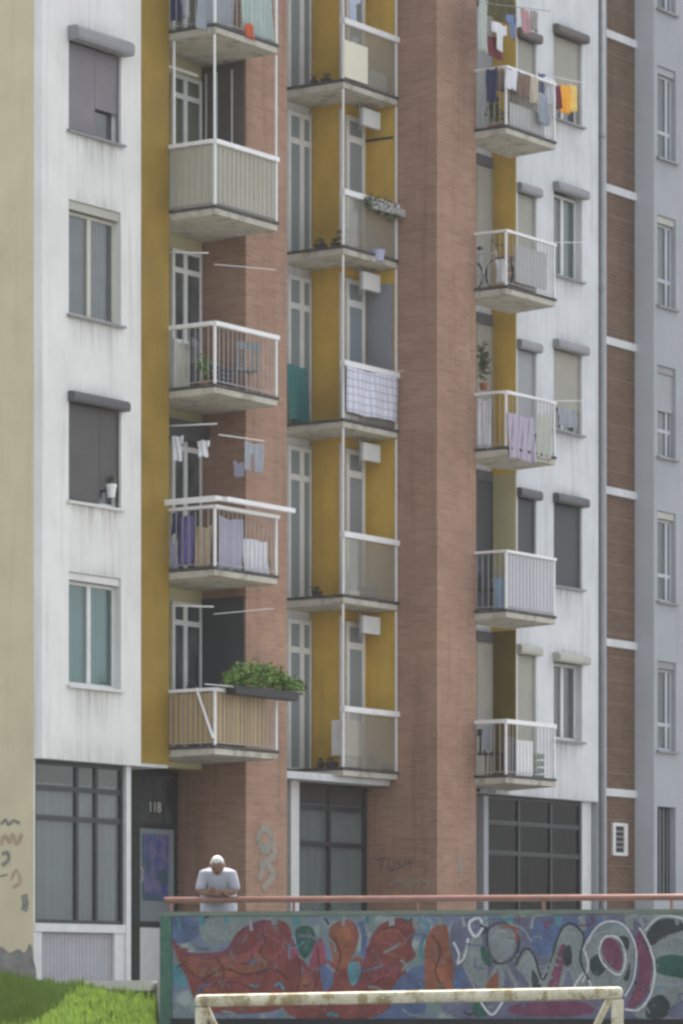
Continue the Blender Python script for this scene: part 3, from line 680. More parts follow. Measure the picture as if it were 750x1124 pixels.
# ---------------------------------------------------------------- far grey building
xG = xBr + .004; YGf = Yat(718, xG)
gb = thing('grey_apartment_building', 'plain grey apartment block at the right edge beyond the brown brick strip', 'building', (xG, YGf, GZ))
B('side_wall', lilac, gb, (xG - .003, xG + .02, YGf + .004, 12.8, GZ - .2, TOP - 1))
qx0, qx1 = X(722, YGf), X(742, YGf)
gh = [(Z(b, qx0, YGf), Z(a, qx0, YGf)) for a, b in [(-90, 8), (71, 171.6), (235, 334), (400, 500), (560, 659), (725, 823)]]
gg = (Z(986, qx0, YGf), Z(885, qx0, YGf))
wall('front_wall', grey_r, gb, xG, xG + 22, GZ - .2, TOP - 1, YGf, .3, [(qx0, qx1, a, b) for a, b in gh + [gg]] + [(qx0 + 3.2 * k, qx1 + 3.2 * k + .5, a, b) for a, b in gh for k in (1, 2)])
B('building_core', dark, gb, (xG + .03, xG + 21.9, YGf + .32, 12.7, GZ - .2, TOP - 1.1)); B('roof', tarr, gb, (xG, xG + 22.2, YGf - .2, 13, TOP - .998, TOP - .7))
gst = [dict(cur=cur_g), dict(cur=cur_g, box=grey_r), dict(cur=cur_w, box=lbox), dict(box=gbox, shutter=shut_g, drop=.45), dict(cur=cur_g, box=lbox), dict(cur=cur_g, box=gbox)]
for (a, b), st in zip(gh, gst):
    window(gb, qx0, qx1, a, b, YGf, fr=lilac, mull=(.72,), transom=.32, boxout=.0, boxh=.14, fw=.05, inset=.10, **st)
for k in (1, 2):
    for (a, b) in gh: window(gb, qx0 + 3.2 * k, qx1 + 3.2 * k + .5, a, b, YGf, fr=lilac, mull=(.5,), cur=cur_g)
vb = window(gb, qx0, qx1, gg[0], gg[1], YGf, fr=dfr, mull=(.2, .4, .6, .8), glass=bglass, sill=False, fw=.03, label='tall barred ground floor window')

# ---------------------------------------------------------------- things on the balconies
def fl(name, r, g_, b_): return flat(name, (r, g_, b_), .9)
c_white, c_blue, c_navy = fl('white_cotton', .68, .70, .74), fl('blue_cotton', .16, .22, .42), fl('navy_cotton', .05, .06, .14)
c_pur, c_lav, c_red = fl('violet_cotton', .15, .12, .32), fl('lavender_cotton', .40, .40, .52), fl('wine_cotton', .20, .05, .07)
c_or, c_grey, c_tan = fl('orange_cotton', .95, .42, .05), fl('grey_denim', .30, .33, .37), fl('tan_cotton', .45, .35, .25)
c_teal, c_mint, c_yel = fl('teal_cotton', .06, .19, .19), fl('mint_cotton', .42, .55, .50), fl('yellow_cotton', .85, .62, .20)
check = stripes('checked_blanket', (.66, .67, .76), (.38, .40, .52), .13, 'xz', soft=.35)
strp = stripes('violet_striped_cloth', (.42, .38, .46), (.25, .20, .30), .11, 'x', soft=.9)
def pt(px, py, Y): x = X(px, Y); return (x, Y, Z(py, x, Y))
def ptx(px, py, x): y = Yat(px, x); return (x, y, Z(py, x, y))
def hang(label, px, py, pw, ph, Y, mat, shape='rect', group=None, name=None, cat='laundry', side=None, amp=.02):
    if side is None:
        p = pt(px, py, Y); w = X(px + pw, Y) - p[0]; hgt = ph * Dp(p[0], Y) / F; d = (1, 0)
    else:
        p = ptx(px, py, side); q = ptx(px + pw, py, side); w = p[1] - q[1]; hgt = ph * Dp(p[0], p[1]) / F; d = (0, -1)
    return cloth(name or ('shirt' if shape == 'shirt' else 'trousers' if shape == 'trousers' else 'cloth'), label, cat, p, d, w, hgt, mat, shape, group, amp)
# bay 1 third balcony down: laundry
xs_ = xa - .02
L1 = 'laundry on the left balconies'
hang('white shirt hanging next to the ochre wall above the laundry balcony', 187, 479, 14, 28, None, c_white, 'shirt', L1, side=xa + .12)
hang('white shirt hanging in front of the dark door, right of its twin', 216, 484, 14, 18, None, c_white, 'shirt', L1, side=xa + .12)
hang('pale grey trousers hanging in front of the brick pier', 268, 484, 20, 32, yf + .05, c_grey, 'trousers', L1)
hang('lavender towel hanging low beside the pale grey trousers', 256, 506, 10, 16, yf + .3, c_lav, 'towel', L1)
hang('dark violet clothes hanging behind the side railing of the laundry balcony', 197, 566, 15, 56, None, c_pur, 'rect', L1, side=xa + .10)
hang('pale lilac cloth at the ochre end of the laundry balcony', 187, 594, 9, 32, None, c_lav, 'rect', L1, side=xa + .08)
hang('navy top beside the violet clothes on the laundry balcony', 189, 563, 10, 24, None, c_navy, 'rect', L1, side=xa + .14)
hang('tan cloth hanging near the corner post of the laundry balcony', 216, 578, 17, 46, None, c_tan, 'rect', L1, side=xa + .10)
hang('lavender sheet draped behind the front of the laundry balcony', 240, 566, 26, 60, yf + .16, c_lav, 'rect', L1)
hang('pale blue sheet lying low at the right of the laundry balcony', 268, 590, 26, 42, yf + .12, c_white, 'rect', L1)
# clothes poles
def pole(label, a, b, r=.012, mat=wpaint, name='clothes_pole'):
    return tag(MB().tube([a, b], r, 6).build(name, mat, smooth=True), label, 'clothes line', 'clothes lines and poles')
pole('white clothes pole under the second left balcony', (xa + .12, yf + .05, Z(478, xa, yf) + .2), (xa + .12, yb - .05, Z(468, xa, yb)))
pole('white clothes pole holding the grey trousers', pt(240, 477, yf + .05), pt(290, 484, yf + .05), .009)
pole('white clothes pole in front of the door behind the grey chairs', (xa + .10, yf + .2, Z(275, xa, yf)), (xa + .10, yb - .05, Z(276, xa, yb)))
pole('thin clothes line across the brick pier above the grey chairs', pt(235, 290, yf + .1), pt(303, 296, yf + .1), .006)
pole('white clothes pole above the lowest left balcony', (xa + .10, yf + .1, Z(665, xa, yf)), (xa + .10, yb - .05, Z(664, xa, yb)))
pole('thin clothes line above the green planter', pt(235, 674, yf + .1), pt(300, 668, yf + .1), .006)
pole('long thin pole lying across the green planter', pt(225, 751, yf - .2), pt(330, 760, yf - .2), .009)
pole('thin line running past the checked blanket to the big pier', pt(437, 407, Y2f - .1), pt(476, 410, Y2f - .1), .006)
# top left balcony
hang('navy cloth hanging at the ochre end of the topmost left balcony', 187, -20, 14, 44, None, c_navy, 'rect', L1, side=xa + .10)
hang('white cloth beside the navy one on the topmost left balcony', 200, -20, 8, 40, None, c_white, 'rect', L1, side=xa + .12)
hang('grey violet cloth behind the bars of the topmost left balcony', 218, -20, 40, 50, yf + .15, c_grey, 'rect', L1)
hang('large mint towel on the right of the topmost left balcony', 264, -20, 33, 56, yf + .07, c_mint, 'rect', L1)
hang('orange red cloth peeping under the mint towel', 270, 24, 9, 16, yf - .03, fl('orange_red_cotton', .55, .12, .06), 'towel', L1)
# chairs and table on the barred balcony
pl_g = flat('grey_plastic', (.22, .24, .26), .5)
chair('grey slatted chair at the right end of the barred left balcony', xb - .45, yf + .35, zs[2], pl_g, 2.6)
chair('grey chair near the corner post of the barred left balcony', xa + .55, yf + .55, zs[2], flat('dark_grey_plastic', (.12, .13, .14), .5), .4)
t = thing('side_cabinet', 'white low cabinet behind the bars next to the ochre wall', 'cabinet', (xa + .35, yb - .4, zs[2]))
B('cabinet_body', wframe, t, (xa + .15, xa + .55, yb - .6, yb - .2, zs[2] + .004, zs[2] + .85), bevel=.01)
B('cabinet_door', cframe, t, (xa + .17, xa + .53, yb - .615, yb - .602, zs[2] + .06, zs[2] + .80))
def potted(label, x, y, z, r, h_, n, leaf, size=.035, pot=None, cat='potted plant', name='potted_plant', g_=None):
    t = thing(name, label, cat, (x, y, z), g_)
    MB().tube([(x, y, z), (x, y, z + r * .9), (x, y, z + r * .9), (x, y, z + r)], [r * .5, r * .66, r * .74, r * .72], 14).build('pot', pot or flat('terracotta', (.35, .14, .08)), t, smooth=False)
    m = MB(); leaf_mesh(m, x, y, z + r + h_ * .5, r * 1.2, r * 1.2, h_ * .5, n, size); m.build('foliage', leaf, t); return t
potted('potted plant at the back of the barred left balcony', xa + .2, yf + .35, zs[2], .13, .45, 160, leaf_g)
potted('potted plant in front of the door above the slatted balcony', X(208, yb - .3), yb - .3, zr[4] - .55, .16, .62, 240, leaf_d)
# long planter on the lowest left balcony
zp = zr[4] + .0
t = thing('flower_box', 'long dark flower box overflowing with green plants on the slatted balcony rail', 'flower box', (xa + 1, yf - .12, zp))
B('box', flat('black_plastic', (.03, .03, .032), .5), t, (xa + .22, xb + .24, yf - .24, yf - .05, zp - .10, zp + .04), bevel=.01)
m = MB()
for k in range(11):
    q = k / 10; cx_ = xa + .25 + (xb + .26 - xa - .25) * q
    leaf_mesh(m, cx_, yf - .15, zp + .13 + .12 * math.sin(q * math.pi) , .20, .19, .15 + .13 * math.sin(math.pi * min(1, q + .15)), 230, .042)
m.build('foliage', leaf_g, t)
# bay 2
B2 = 'things on the middle balconies'
def board(name, label, cat, px0, px1, py0, py1, Y, mat, th=.02):
    a = pt(px0, py0, Y); x1_ = X(px1, Y); z1_ = a[2] - (py1 - py0) * Dp(a[0], Y) / F
    o = MB().box(a[0], x1_, Y, Y + th, z1_, a[2]).build(name, mat, bevel=.004); return tag(o, label, cat)
cb = paint('cream_board', (.72, .71, .58), .7, .05, 3)
board('board', 'cream board tied to the front of the top middle balcony', 'board', 378.5, 404, 43, 84, Y2f - .012, cb, .02)
board('storage_box', 'pale blue storage box at the right end of the top middle balcony', 'box', 406, 425, 76, 100, Y2f + .08, flat('pale_blue_plastic', (.50, .58, .60), .5), .3)
hang('white and blue shirt hanging above the rail of the top middle balcony', 379, -14, 17, 34, Y2f + .14, fl('pale_blue_cotton', .50, .56, .68), 'shirt', B2)
cloth('blanket', 'white blanket with a blue check hung over the middle balcony front', 'blanket', (x2l + .03, Y2f - .035, zr2[2] - .09), (1, 0), xP2 - .1 - x2l - .03, (462 - 411) * Dp(x2l, Y2f) / F, check, 'rect', None, .008)
hang('teal cloth hung in the gap between the brick pier and ochre wall', 316.5, 398, 21, 62, Y2d - .3, c_teal, 'rect', B2, amp=.03)
t = thing('flower_box', 'flower box of dry drooping plants on the middle balcony rail', 'flower box', pt(420, 220, Y2f - .06))
x_, y_, z_ = pt(405, 222, Y2f - .06); B('box', flat('grey_stone_box', (.42, .42, .42)), t, (x_, X(438, Y2f), Y2f - .14, Y2f - .045, z_ - .10, z_ + .03))
m = MB()
for k in range(6): leaf_mesh(m, x_ + .15 * k, Y2f - .08, z_ + .0 - .01 * k, .16, .12, .17, 110, .04, droop=.5)
m.build('foliage', leaf_d, t)
def bucket(label, px, py, Y, r, h_, mat, name='bucket'):
    x_, y_, z_ = pt(px, py, Y); t = thing(name, label, 'bucket', (x_, y_, z_))
    MB().tube([(x_, y_, z_), (x_, y_, z_ + h_), (x_, y_, z_ + h_), (x_, y_, z_ + h_ + .02)], [r * .8, r, r * 1.08, r * 1.08], 16).build('tub', mat, t)
    MB().tube([(x_ - r, y_, z_ + h_ * .9), (x_ - r * .5, y_, z_ + h_ * 1.4), (x_ + r * .5, y_, z_ + h_ * 1.4), (x_ + r, y_, z_ + h_ * .9)], .006, 5).build('handle', pipe_m, t); return t
bucket('lavender tub on the floor edge of the plant covered middle balcony', 414, 287, Y2f + .03, .14, .17, flat('lavender_plastic', (.42, .42, .60), .5))
bucket('blue bucket on the floor of the plain glass middle balcony', 386, 650, Y2f + .3, .12, .28, flat('blue_plastic', (.18, .28, .36), .5))
board('storage_box', 'white storage box behind the lowest middle balcony rail', 'box', 379, 397, 790, 829, Y2f + .10, wframe, .28)
board('storage_box', 'small white box beside the blue bucket', 'box', 386, 395, 648, 657, Y2f + .07, wpaint, .12)
potted('small dark plant in a pot on the lowest middle balcony', *pt(408, 852, Y2f + .15), .10, .28, 120, leaf_d)
potted('low green plant by the white post of the lowest middle balcony', *pt(424, 853, Y2f + .15), .08, .2, 90, leaf_d)
for k, (px, i) in enumerate([(345, 0), (358, 0), (352, 1), (368, 1), (348, 3), (364, 4), (352, 4)]):
    x_ = x2l + .25; y_ = Yat(px, x_); r_ = .07 + .02 * (k % 3)
    tt = thing('plant_pot', ['dark pot against the ochre wall on the top middle balcony, left one', 'dark pot against the ochre wall on the top middle balcony, right one', 'black pot in front of the ochre wall, level with the lavender tub', 'black pot nearest the white post, level with the lavender tub', 'dark pot in front of the ochre wall beside the blue bucket balcony', 'clay pot near the white post on the lowest middle balcony', 'clay pot in front of the ochre wall on the lowest middle balcony'][k], 'pot', (x_, y_, zs2[i] + .004))
    MB().tube([(x_, y_, zs2[i] + .004), (x_, y_, zs2[i] + .13), (x_, y_, zs2[i] + .13), (x_, y_, zs2[i] + .15)], [r_ * .7, r_, r_ * 1.1, r_ * 1.1], 12).build('pot', flat('dark_pot', (.07, .06, .06)), tt)
    mm = MB(); leaf_mesh(mm, x_, y_, zs2[i] + .2, r_, r_, .07, 40, .03); mm.build('foliage', leaf_d, tt)
# bay 3
L3 = 'laundry on the right balconies'
yl = Y3f + .05
hang('long pale cloth hanging at the brick pier above the top right balcony', 527, -5, 9, 60, yl, fl('pale_green_cotton', .45, .50, .46), 'rect', L3)
hang('white shirt with blue sleeve on the line above the top right balcony', 540, 22, 17, 30, yl, c_white, 'shirt', L3)
hang('blue top pegged beside the white shirt above the top right balcony', 556, 14, 12, 26, yl, c_blue, 'shirt', L3)
hang('wine red cloth hanging under the white shirt', 536, 38, 15, 22, yl + .08, c_red, 'rect', L3)
hang('dark olive blanket bunched at the very top of the right balcony line', 533, -12, 32, 28, yl + .02, fl('olive_wool', .08, .075, .03), 'towel', L3)
for a_ in (('pale pink cloth on the top line at the far right end', 572, 8, 9, 26, yl + .04, fl('pink_cotton', .50, .30, .32), 'towel'),
           ('grey striped towel second from the right on the top line', 583, 10, 8, 22, yl + .04, fl('stone_cotton', .34, .33, .31), 'towel'),
           ('white towel folded over the rail at the corner of the crowded balcony', 556, 74, 12, 22, Y3f - .03, c_white, 'towel'),
           ('brown towel folded over the rail beside the white one', 569, 78, 13, 26, Y3f - .03, fl('brown_cotton', .20, .14, .11), 'towel'),
           ('cream towel folded over the rail near the navy cloth', 583, 82, 9, 30, Y3f - .03, fl('cream_cotton', .52, .47, .38), 'towel'),
           ('blue grey cloth low on the front of the crowded balcony', 590, 100, 12, 34, Y3f - .03, fl('blue_grey_cotton', .30, .34, .40), 'towel')): hang(*a_, L3)
potted('bushy dark plant in a pot on the crowded top right balcony', xc + .3, -.5, zs3[0], .14, .55, 240, leaf_d, .04)
potted('green trailing plant behind the bars of the bicycle balcony', xc + 1.1, -.5, zs3[1], .12, .35, 160, leaf_g, .035)
potted('small green plant near the wall on the white board balcony', xc + 1.35, -.6, zs3[4], .12, .35, 160, leaf_g, .035)
pole('clothes line at the very top of the right balcony column', pt(524, 2, yl), pt(604, 12, yl), .008, pipe_m)
hang('white shirt drying on the line between the two right windows', 596, 82, 14, 30, Y3f + .1, c_white, 'shirt', L3)
hang('navy cloth pegged left of the white shirt between the right windows', 591, 79, 8, 24, Y3f + .12, fl('navy_blue_cotton', .08, .10, .22), 'towel', L3)
hang('bright orange towel drying in front of the top right window', 615, 91, 11, 31, -.28, c_or, 'towel', L3)
hang('yellow cloth pegged beside the bright orange towel', 625.5, 92, 6.5, 29, -.28, c_yel, 'towel', L3)
hang('wine red strip of cloth left of the orange towel', 610, 92, 5, 26, -.28, c_red, 'towel', L3)
pole('line holding the orange towel in front of the top right window', pt(588, 80, -.28), pt(641, 91, -.28), .007)
pole('line stretched across the second right window', pt(596, 266, -.3), pt(646, 266, -.3), .007)
pole('line stretched across the third right window', pt(596, 440, -.3), pt(640, 440, -.3), .008)
pole('line above the rail of the striped cloth balcony', pt(545, 430, Y3f - .05), pt(608, 441, Y3f - .05), .008)
hang('small grey cloth hanging below the line of the third right window', 612, 446, 20, 20, -.28, c_grey, 'towel', L3)
board('storage_box', 'brown cardboard box on the rail of the top right balcony', 'box', 560, 578, 76, 96, Y3f + .25, flat('cardboard', (.26, .21, .17)), .3)
board('storage_box', 'beige crate behind the bars of the top right balcony', 'box', 571, 590, 103, 118, Y3f + .2, flat('beige_plastic', (.50, .46, .38)), .3)
board('board', 'pale panel leaning inside the top right balcony front', 'board', 560, 598, 112, 142, Y3f + .07, flat('pale_panel', (.48, .48, .47)), .02)
board('board', 'grey panel standing inside the bicycle balcony front', 'board', 566, 600, 268, 309, Y3f + .07, flat('grey_panel', (.44, .44, .44)), .02)
hang('violet striped cloth tied along the front of a right balcony', 557, 452, 29, 50, Y3f - .02, strp, 'rect', L3, amp=.006)
hang('pale green cloth tied beside the violet striped one', 588, 452, 17, 50, Y3f - .02, fl('pale_sage_cotton', .42, .44, .40), 'rect', L3, amp=.006)
hang('white sheet at the pier end of the striped cloth balcony', 526, 438, 14, 60, None, c_white, 'rect', L3, side=xc + .06)
board('board', 'white board standing behind the bars of the lowest right balcony', 'board', 567, 585, 812, 852, Y3f + .10, wpaint, .02)
board('board', 'dark slatted panel left of the white board on the lowest right balcony', 'board', 553.5, 566, 808, 850, Y3f + .14, shut_d, .02)
bucket('light blue canister behind the net of the white net balcony', 549, 668, -.55, .13, .5, flat('light_blue_plastic', (.30, .45, .62), .5), 'canister')
chair('dark chair at the pier end of the lowest right balcony', xc + .35, -.35, zs3[4], flat('dark_green_plastic', (.06, .07, .08)), 1.2)
chair('dark chair behind the net next to the light blue canister', xc + .5, -.3, zs3[3], flat('dark_green_plastic', (.06, .07, .08)), .3)
potted('dark leafy plant in a pot by the brick pier above the striped cloth balcony', *pt(531, 428, .1), .12, .75, 260, leaf_d, .05)
def crate(label, px, py, Y, w, h_, mat):
    x_, y_, z_ = pt(px, py, Y); t = thing('crate', label, 'crate', (x_, y_, z_)); m = MB()
    for q in range(4): m.box(x_, x_ + w, y_, y_ + .02, z_ + h_ * q / 4 + .004, z_ + h_ * (q + .72) / 4).box(x_, x_ + .02, y_ + .021, y_ + .28, z_ + h_ * q / 4 + .004, z_ + h_ * (q + .72) / 4).box(x_ + w - .02, x_ + w, y_ + .021, y_ + .28, z_ + h_ * q / 4 + .004, z_ + h_ * (q + .72) / 4)
    m.build('slats', mat, t); B('base', mat, t, (x_ + .021, x_ + w - .021, y_ + .022, y_ + .28, z_ + .006, z_ + .02)); return t
dk_, br_, gn_ = flat('dark_crate_plastic', (.06, .06, .07)), flat('brown_crate_wood', (.22, .15, .10)), flat('grey_green_plastic', (.20, .25, .22))
crate('dark slatted crate on the floor of the barred left balcony near the corner post', 242, 421, yf + .12, .36, .30, dk_)
crate('brown slatted crate behind the laundry at the right of the laundry balcony', 290, 631, yf + .2, .22, .26, br_)
crate('grey green crate on the floor of the crowded top right balcony', 562, 141, Y3f + .3, .40, .34, gn_)
crate('dark crate behind the striped cloth at the right balcony corner', 592, 500, Y3f + .16, .34, .42, dk_)
crate('brown crate on the bicycle balcony behind the grey panel', 572, 318, Y3f + .3, .5, .66, br_)
crate('grey green crate right of the white board on the lowest right balcony', 587, 856, Y3f + .14, .34, .50, gn_)
crate('brown crate behind the cream board on the top middle balcony', 404, 98, Y2f + .4, .5, .3, br_)
crate('dark crate on the floor of the plain glass middle balcony, right of the blue bucket', 402, 658, Y2f + .14, .42, .24, dk_)
crate('brown crate on the floor of the plant covered middle balcony', 384, 276, Y2f + .14, .4, .42, br_)
hang('dark cloth hanging over the side rail of the crowded top right balcony', 534, 76, 12, 36, None, c_navy, 'towel', L3, side=xc - .03)
hang('grey green cloth hanging from the side rail of the lowest right balcony', 530, 796, 10, 28, None, c_grey, 'towel', L3, side=xc - .03)
# figure-sized ornament in dark window is left as curtain; bicycle on the second balcony
def bicycle(label, x, y, z):
    t = thing('bicycle', label, 'bicycle', (x, y, z)); bm_ = flat('black_bicycle_paint', (.03, .03, .035), .4)
    for s_ in (0, .62):
        c0 = Vector((x, y + s_, z + .30)); ring = [c0 + Vector((0, math.cos(a) * .28, math.sin(a) * .28)) for a in [2 * math.pi * k / 20 for k in range(21)]]
        w = MB().tube(ring, .018, 6).build('wheel', bm_, t, smooth=True)
        m = MB()
        for k in range(8): a = math.pi * k / 8; v = Vector((0, math.cos(a) * .27, math.sin(a) * .27)); m.tube([c0 - v, c0 + v], .002, 4)
        m.build('spokes', pipe_m, w)
    A = lambda b, c_: (x, y + b, z + c_)
    m = MB()
    for p in ([A(0, .3), A(.08, .72)], [A(.08, .66), A(.42, .68)], [A(.09, .6), A(.32, .32)], [A(.32, .32), A(.42, .74)], [A(.32, .32), A(.62, .3)], [A(.62, .3), A(.42, .66)]): m.tube(p, .014, 6)
    m.build('frame', flat('silver_paint', (.5, .5, .52), .35), t)
    MB().tube([(x - .22, y + .02, z + .84), (x, y + .08, z + .80), (x + .22, y + .02, z + .84)], .013, 6).build('handlebar', bm_, t)
    MB().prism([(x - .06, y + .36, z + .76), (x + .06, y + .36, z + .76), (x + .02, y + .52, z + .76), (x - .02, y + .52, z + .76)], (0, 0, .04)).build('saddle', bm_, t)
bicycle('dark bicycle parked behind the side bars of a right balcony', xc + .22, Y3f + .02 + .25, zs3[1])
hang('white rag hanging by the bicycle wheel', 545, 285, 9, 26, None, c_white, 'towel', L3, side=xc + .1)

# white flower pot in the charcoal shutter gap
x_, y_, z_ = pt(122, 546, .02); tt = thing('plant_pot', 'white pot standing on the sill below the charcoal shutter', 'pot', (x_, y_, z_))
MB().tube([(x_, y_, z_), (x_, y_, z_ + .16), (x_, y_, z_ + .16), (x_, y_, z_ + .2)], [.06, .08, .09, .09], 12).build('pot', wpaint, tt)
mm = MB(); leaf_mesh(mm, x_, y_, z_ + .27, .07, .07, .07, 50, .03); mm.build('foliage', leaf_d, tt)

# ---------------------------------------------------------------- graffiti wall, rail
def Wp(px, py, off=0.0):
    """point on the plane of the graffiti wall, off metres in front of it"""
    o = Vector((OX, OY, CZ)); d = Vector((S + 0, 0, 0)); k = (px - CX) / F
    dx = Vector((S * k + C, -C * k + S, (YH - py) / F)); P0 = WA + WN * off
    s_ = (P0 - o).to_2d().dot(WN.to_2d()) / dx.to_2d().dot(WN.to_2d()); return o + dx * s_
gw = thing('graffiti_wall', 'long concrete wall covered with red, grey and blue graffiti behind the goal', 'wall', (WA.x, WA.y, 0))
wm, wt, wp = node_mat('sprayed_wall')
g0 = mix_rgb(wt, ramp(wt, noise(wt, 1.6, (1, 1, 1.6), 3), .42, .60), (.15, .20, .19), (.14, .17, .25))
g0 = mix_rgb(wt, ramp(wt, noise(wt, 3.4, (1, 1, 1), 3), .52, .64), g0, (.27, .32, .32))
g0 = mix_rgb(wt, ramp(wt, noise(wt, 6, (1, 1, .6), 4), .60, .72), g0, (.10, .085, .12))
wt.links.new(g0, wp.inputs['Base Color']); wp.inputs['Roughness'].default_value = .85
def along(a, b, w0, w1, z0, z1):
    """box along the wall: a..b metres from its left end, w0..w1 depth towards the camera"""
    q = [WA + WE * a + WN * w0, WA + WE * b + WN * w0, WA + WE * b + WN * w1, WA + WE * a + WN * w1]
    return [(v.x, v.y, z0) for v in q], (0, 0, z1 - z0)
LEN = (WB - WA).length; zbase = CZ - 23 * 46 / F
MB().prism(*along(.14, LEN, -.25, 0, zbase, WT - .05)).build('wall_face', wm, gw)
MB().prism(*along(.14, LEN, -.26, .05, 0, zbase - .001)).build('wall_base', paint('black_base_paint', (.03, .032, .034), .8, .2, 2), gw)
MB().prism(*along(-.0, LEN, -.26, .012, WT - .049, WT)).build('wall_top', paint('green_grey_cap', (.17, .21, .17), .85, .25, 3), gw)
MB().prism(*along(-.0, .139, -.26, .02, 0, WT - .05)).build('end_post', paint('green_painted_concrete', (.075, .16, .12), .8, .25, 4, fine=.1), gw)
rz = CZ + 107 * 46 / F
MB().tube([WA + WE * .02 + WN * -.12 + Vector((0, 0, rz)), WB + WN * -.12 + Vector((0, 0, rz))], .036, 12).build('top_rail', rail_m, gw, smooth=True)
for k in range(9):
    c0 = WA + WE * (.10 + 1.45 * k) - WN * .12
    MB().tube([c0 + Vector((0, 0, WT)), c0 + Vector((0, 0, rz))], .018, 8).build('rail_post', rail_m, gw)

def smooth_loop(p, closed=True, n=6):
    out = []; k = len(p)
    for i in range(k if closed else k - 1):
        a, b, c_, d = (p[(i - 1) % k], p[i], p[(i + 1) % k], p[(i + 2) % k]) if closed else (p[max(i - 1, 0)], p[i], p[i + 1], p[min(i + 2, k - 1)])
        for j in range(n):
            t = j / n
            out.append(tuple(.5 * (2 * b[q] + (c_[q] - a[q]) * t + (2 * a[q] - 5 * b[q] + 4 * c_[q] - d[q]) * t * t + (3 * b[q] - a[q] - 3 * c_[q] + d[q]) * t ** 3) for q in (0, 1)))
    if not closed: out.append(p[-1])
    return out
LAY = [0]
def spray(name, rgb, var=.35):
    key = 'spray_' + name
    if key in MATS: return MATS[key]
    m, t, p = node_mat(key)
    c = mix_rgb(t, ramp(t, noise(t, 4.5, detail=5), .3, .7), tuple(q * (1 - var) for q in rgb), tuple(q * (1 + var * .7) for q in rgb))
    c = mix_rgb(t, ramp(t, noise(t, 8, (1, 1, .7), 6, .8), .56, .68), c, (.15, .18, .18))      # older paint showing through
    c = mix_rgb(t, ramp(t, noise(t, 30, detail=3), .45, .8), c, mix_rgb(t, 1.0, c, (.6, .6, .6), 'MULTIPLY'))
    t.links.new(c, p.inputs['Base Color']); p.inputs['Roughness'].default_value = .85
    MATS[key] = m; return m
def blob(pts, mat, layer, name='graffiti_fill', sm=True):
    LAY[0] += 1; off = .0012 * layer + .00004 * LAY[0]
    loop = smooth_loop(pts) if sm else pts
    bm = bmesh.new(); vs = [bm.verts.new(Wp(a, b, off) - WL[gw.name]) for a, b in loop]
    es = [bm.edges.new((vs[i], vs[(i + 1) % len(vs)])) for i in range(len(vs))]
    bmesh.ops.triangle_fill(bm, use_beauty=True, use_dissolve=False, edges=es)
    me = bpy.data.meshes.new(name); bm.to_mesh(me); bm.free(); me.materials.append(mat)
    o = bpy.data.objects.new(name, me); col.objects.link(o); o.parent = gw; WL[o.name] = WL[gw.name]; return o
def stroke(pts, mat, w, layer, closed=False, name='graffiti_line'):
    LAY[0] += 1; off = .0012 * layer + .00004 * LAY[0]; loop = smooth_loop(pts, closed); n = len(loop); m = MB()
    for i, p in enumerate(loop):
        a = loop[(i - 1) % n] if closed or i else p; b = loop[(i + 1) % n] if closed or i < n - 1 else p
        dx, dy = b[0] - a[0], b[1] - a[1]; l = math.hypot(dx, dy) or 1; nx, ny = -dy / l * w / 2, dx / l * w / 2
        m.v += [tuple(Wp(p[0] + nx, p[1] + ny, off + 1.5e-5 * i)), tuple(Wp(p[0] - nx, p[1] - ny, off + 1.5e-5 * i))]
    m.f = [(2 * i, 2 * i + 2, 2 * i + 3, 2 * i + 1) for i in range(n - 1)] + ([(2 * n - 2, 0, 1, 2 * n - 1)] if closed else [])
    return m.build(name, mat, gw)
sr, so_, sb, sg = spray('brick_red', (.195, .058, .052)), spray('rust', (.235, .09, .055)), spray('blue', (.09, .13, .24)), spray('dark_green', (.03, .09, .07))
sm_, sw, sk, sgy = spray('maroon', (.16, .055, .10)), spray('pale_grey', (.27, .30, .31), .2), spray('black', (.035, .045, .05)), spray('grey_green', (.20, .235, .235), .2)
sv_, sl_, scy, spk = spray('violet', (.13, .135, .20)), spray('line_grey', (.55, .56, .58), .12), spray('turquoise', (.08, .22, .27)), spray('crimson', (.26, .07, .10))
# left piece: red letters on a blue and green ground
blob([(186, 1008), (205, 1006), (220, 1014), (216, 1030), (198, 1036), (184, 1028)], sb, 1)
blob([(222, 1008), (262, 1010), (255, 1030), (236, 1038), (222, 1030)], sgy, 1)
blob([(188, 1030), (204, 1044), (226, 1046), (248, 1042), (262, 1022), (288, 1010), (312, 1012), (320, 1026), (316, 1046), (322, 1070), (320, 1090), (300, 1110), (230, 1112), (214, 1098), (206, 1076), (196, 1054)], sr, 2)
blob([(204, 1050), (236, 1054), (270, 1046), (296, 1050), (288, 1066), (250, 1072), (214, 1070)], so_, 3)
stroke([(188, 1031), (204, 1046), (232, 1050), (256, 1040), (270, 1020), (300, 1012)], sm_, 4, 4)
stroke([(258, 1062), (276, 1050), (284, 1036), (298, 1030), (310, 1040), (296, 1056)], spk, 2.2, 5)
stroke([(222, 1076), (246, 1064), (270, 1070), (300, 1064), (316, 1076)], spray('dark_red', (.12, .04, .04)), 2.5, 5)
blob([(190, 1060), (200, 1066), (206, 1080), (194, 1084), (188, 1072)], scy, 2)
blob([(325, 1020), (342, 1018), (346, 1034), (336, 1052), (328, 1044)], sg, 3)
blob([(320, 1030), (326, 1042), (336, 1066), (346, 1036), (354, 1032), (358, 1060), (354, 1092), (322, 1094), (319, 1060)], spk, 2)
blob([(328, 1074), (340, 1070), (346, 1090), (330, 1092)], so_, 3)
blob([(364, 1016), (384, 1010), (394, 1024), (390, 1044), (382, 1062), (378, 1092), (360, 1092), (366, 1056), (362, 1034)], so_, 2)
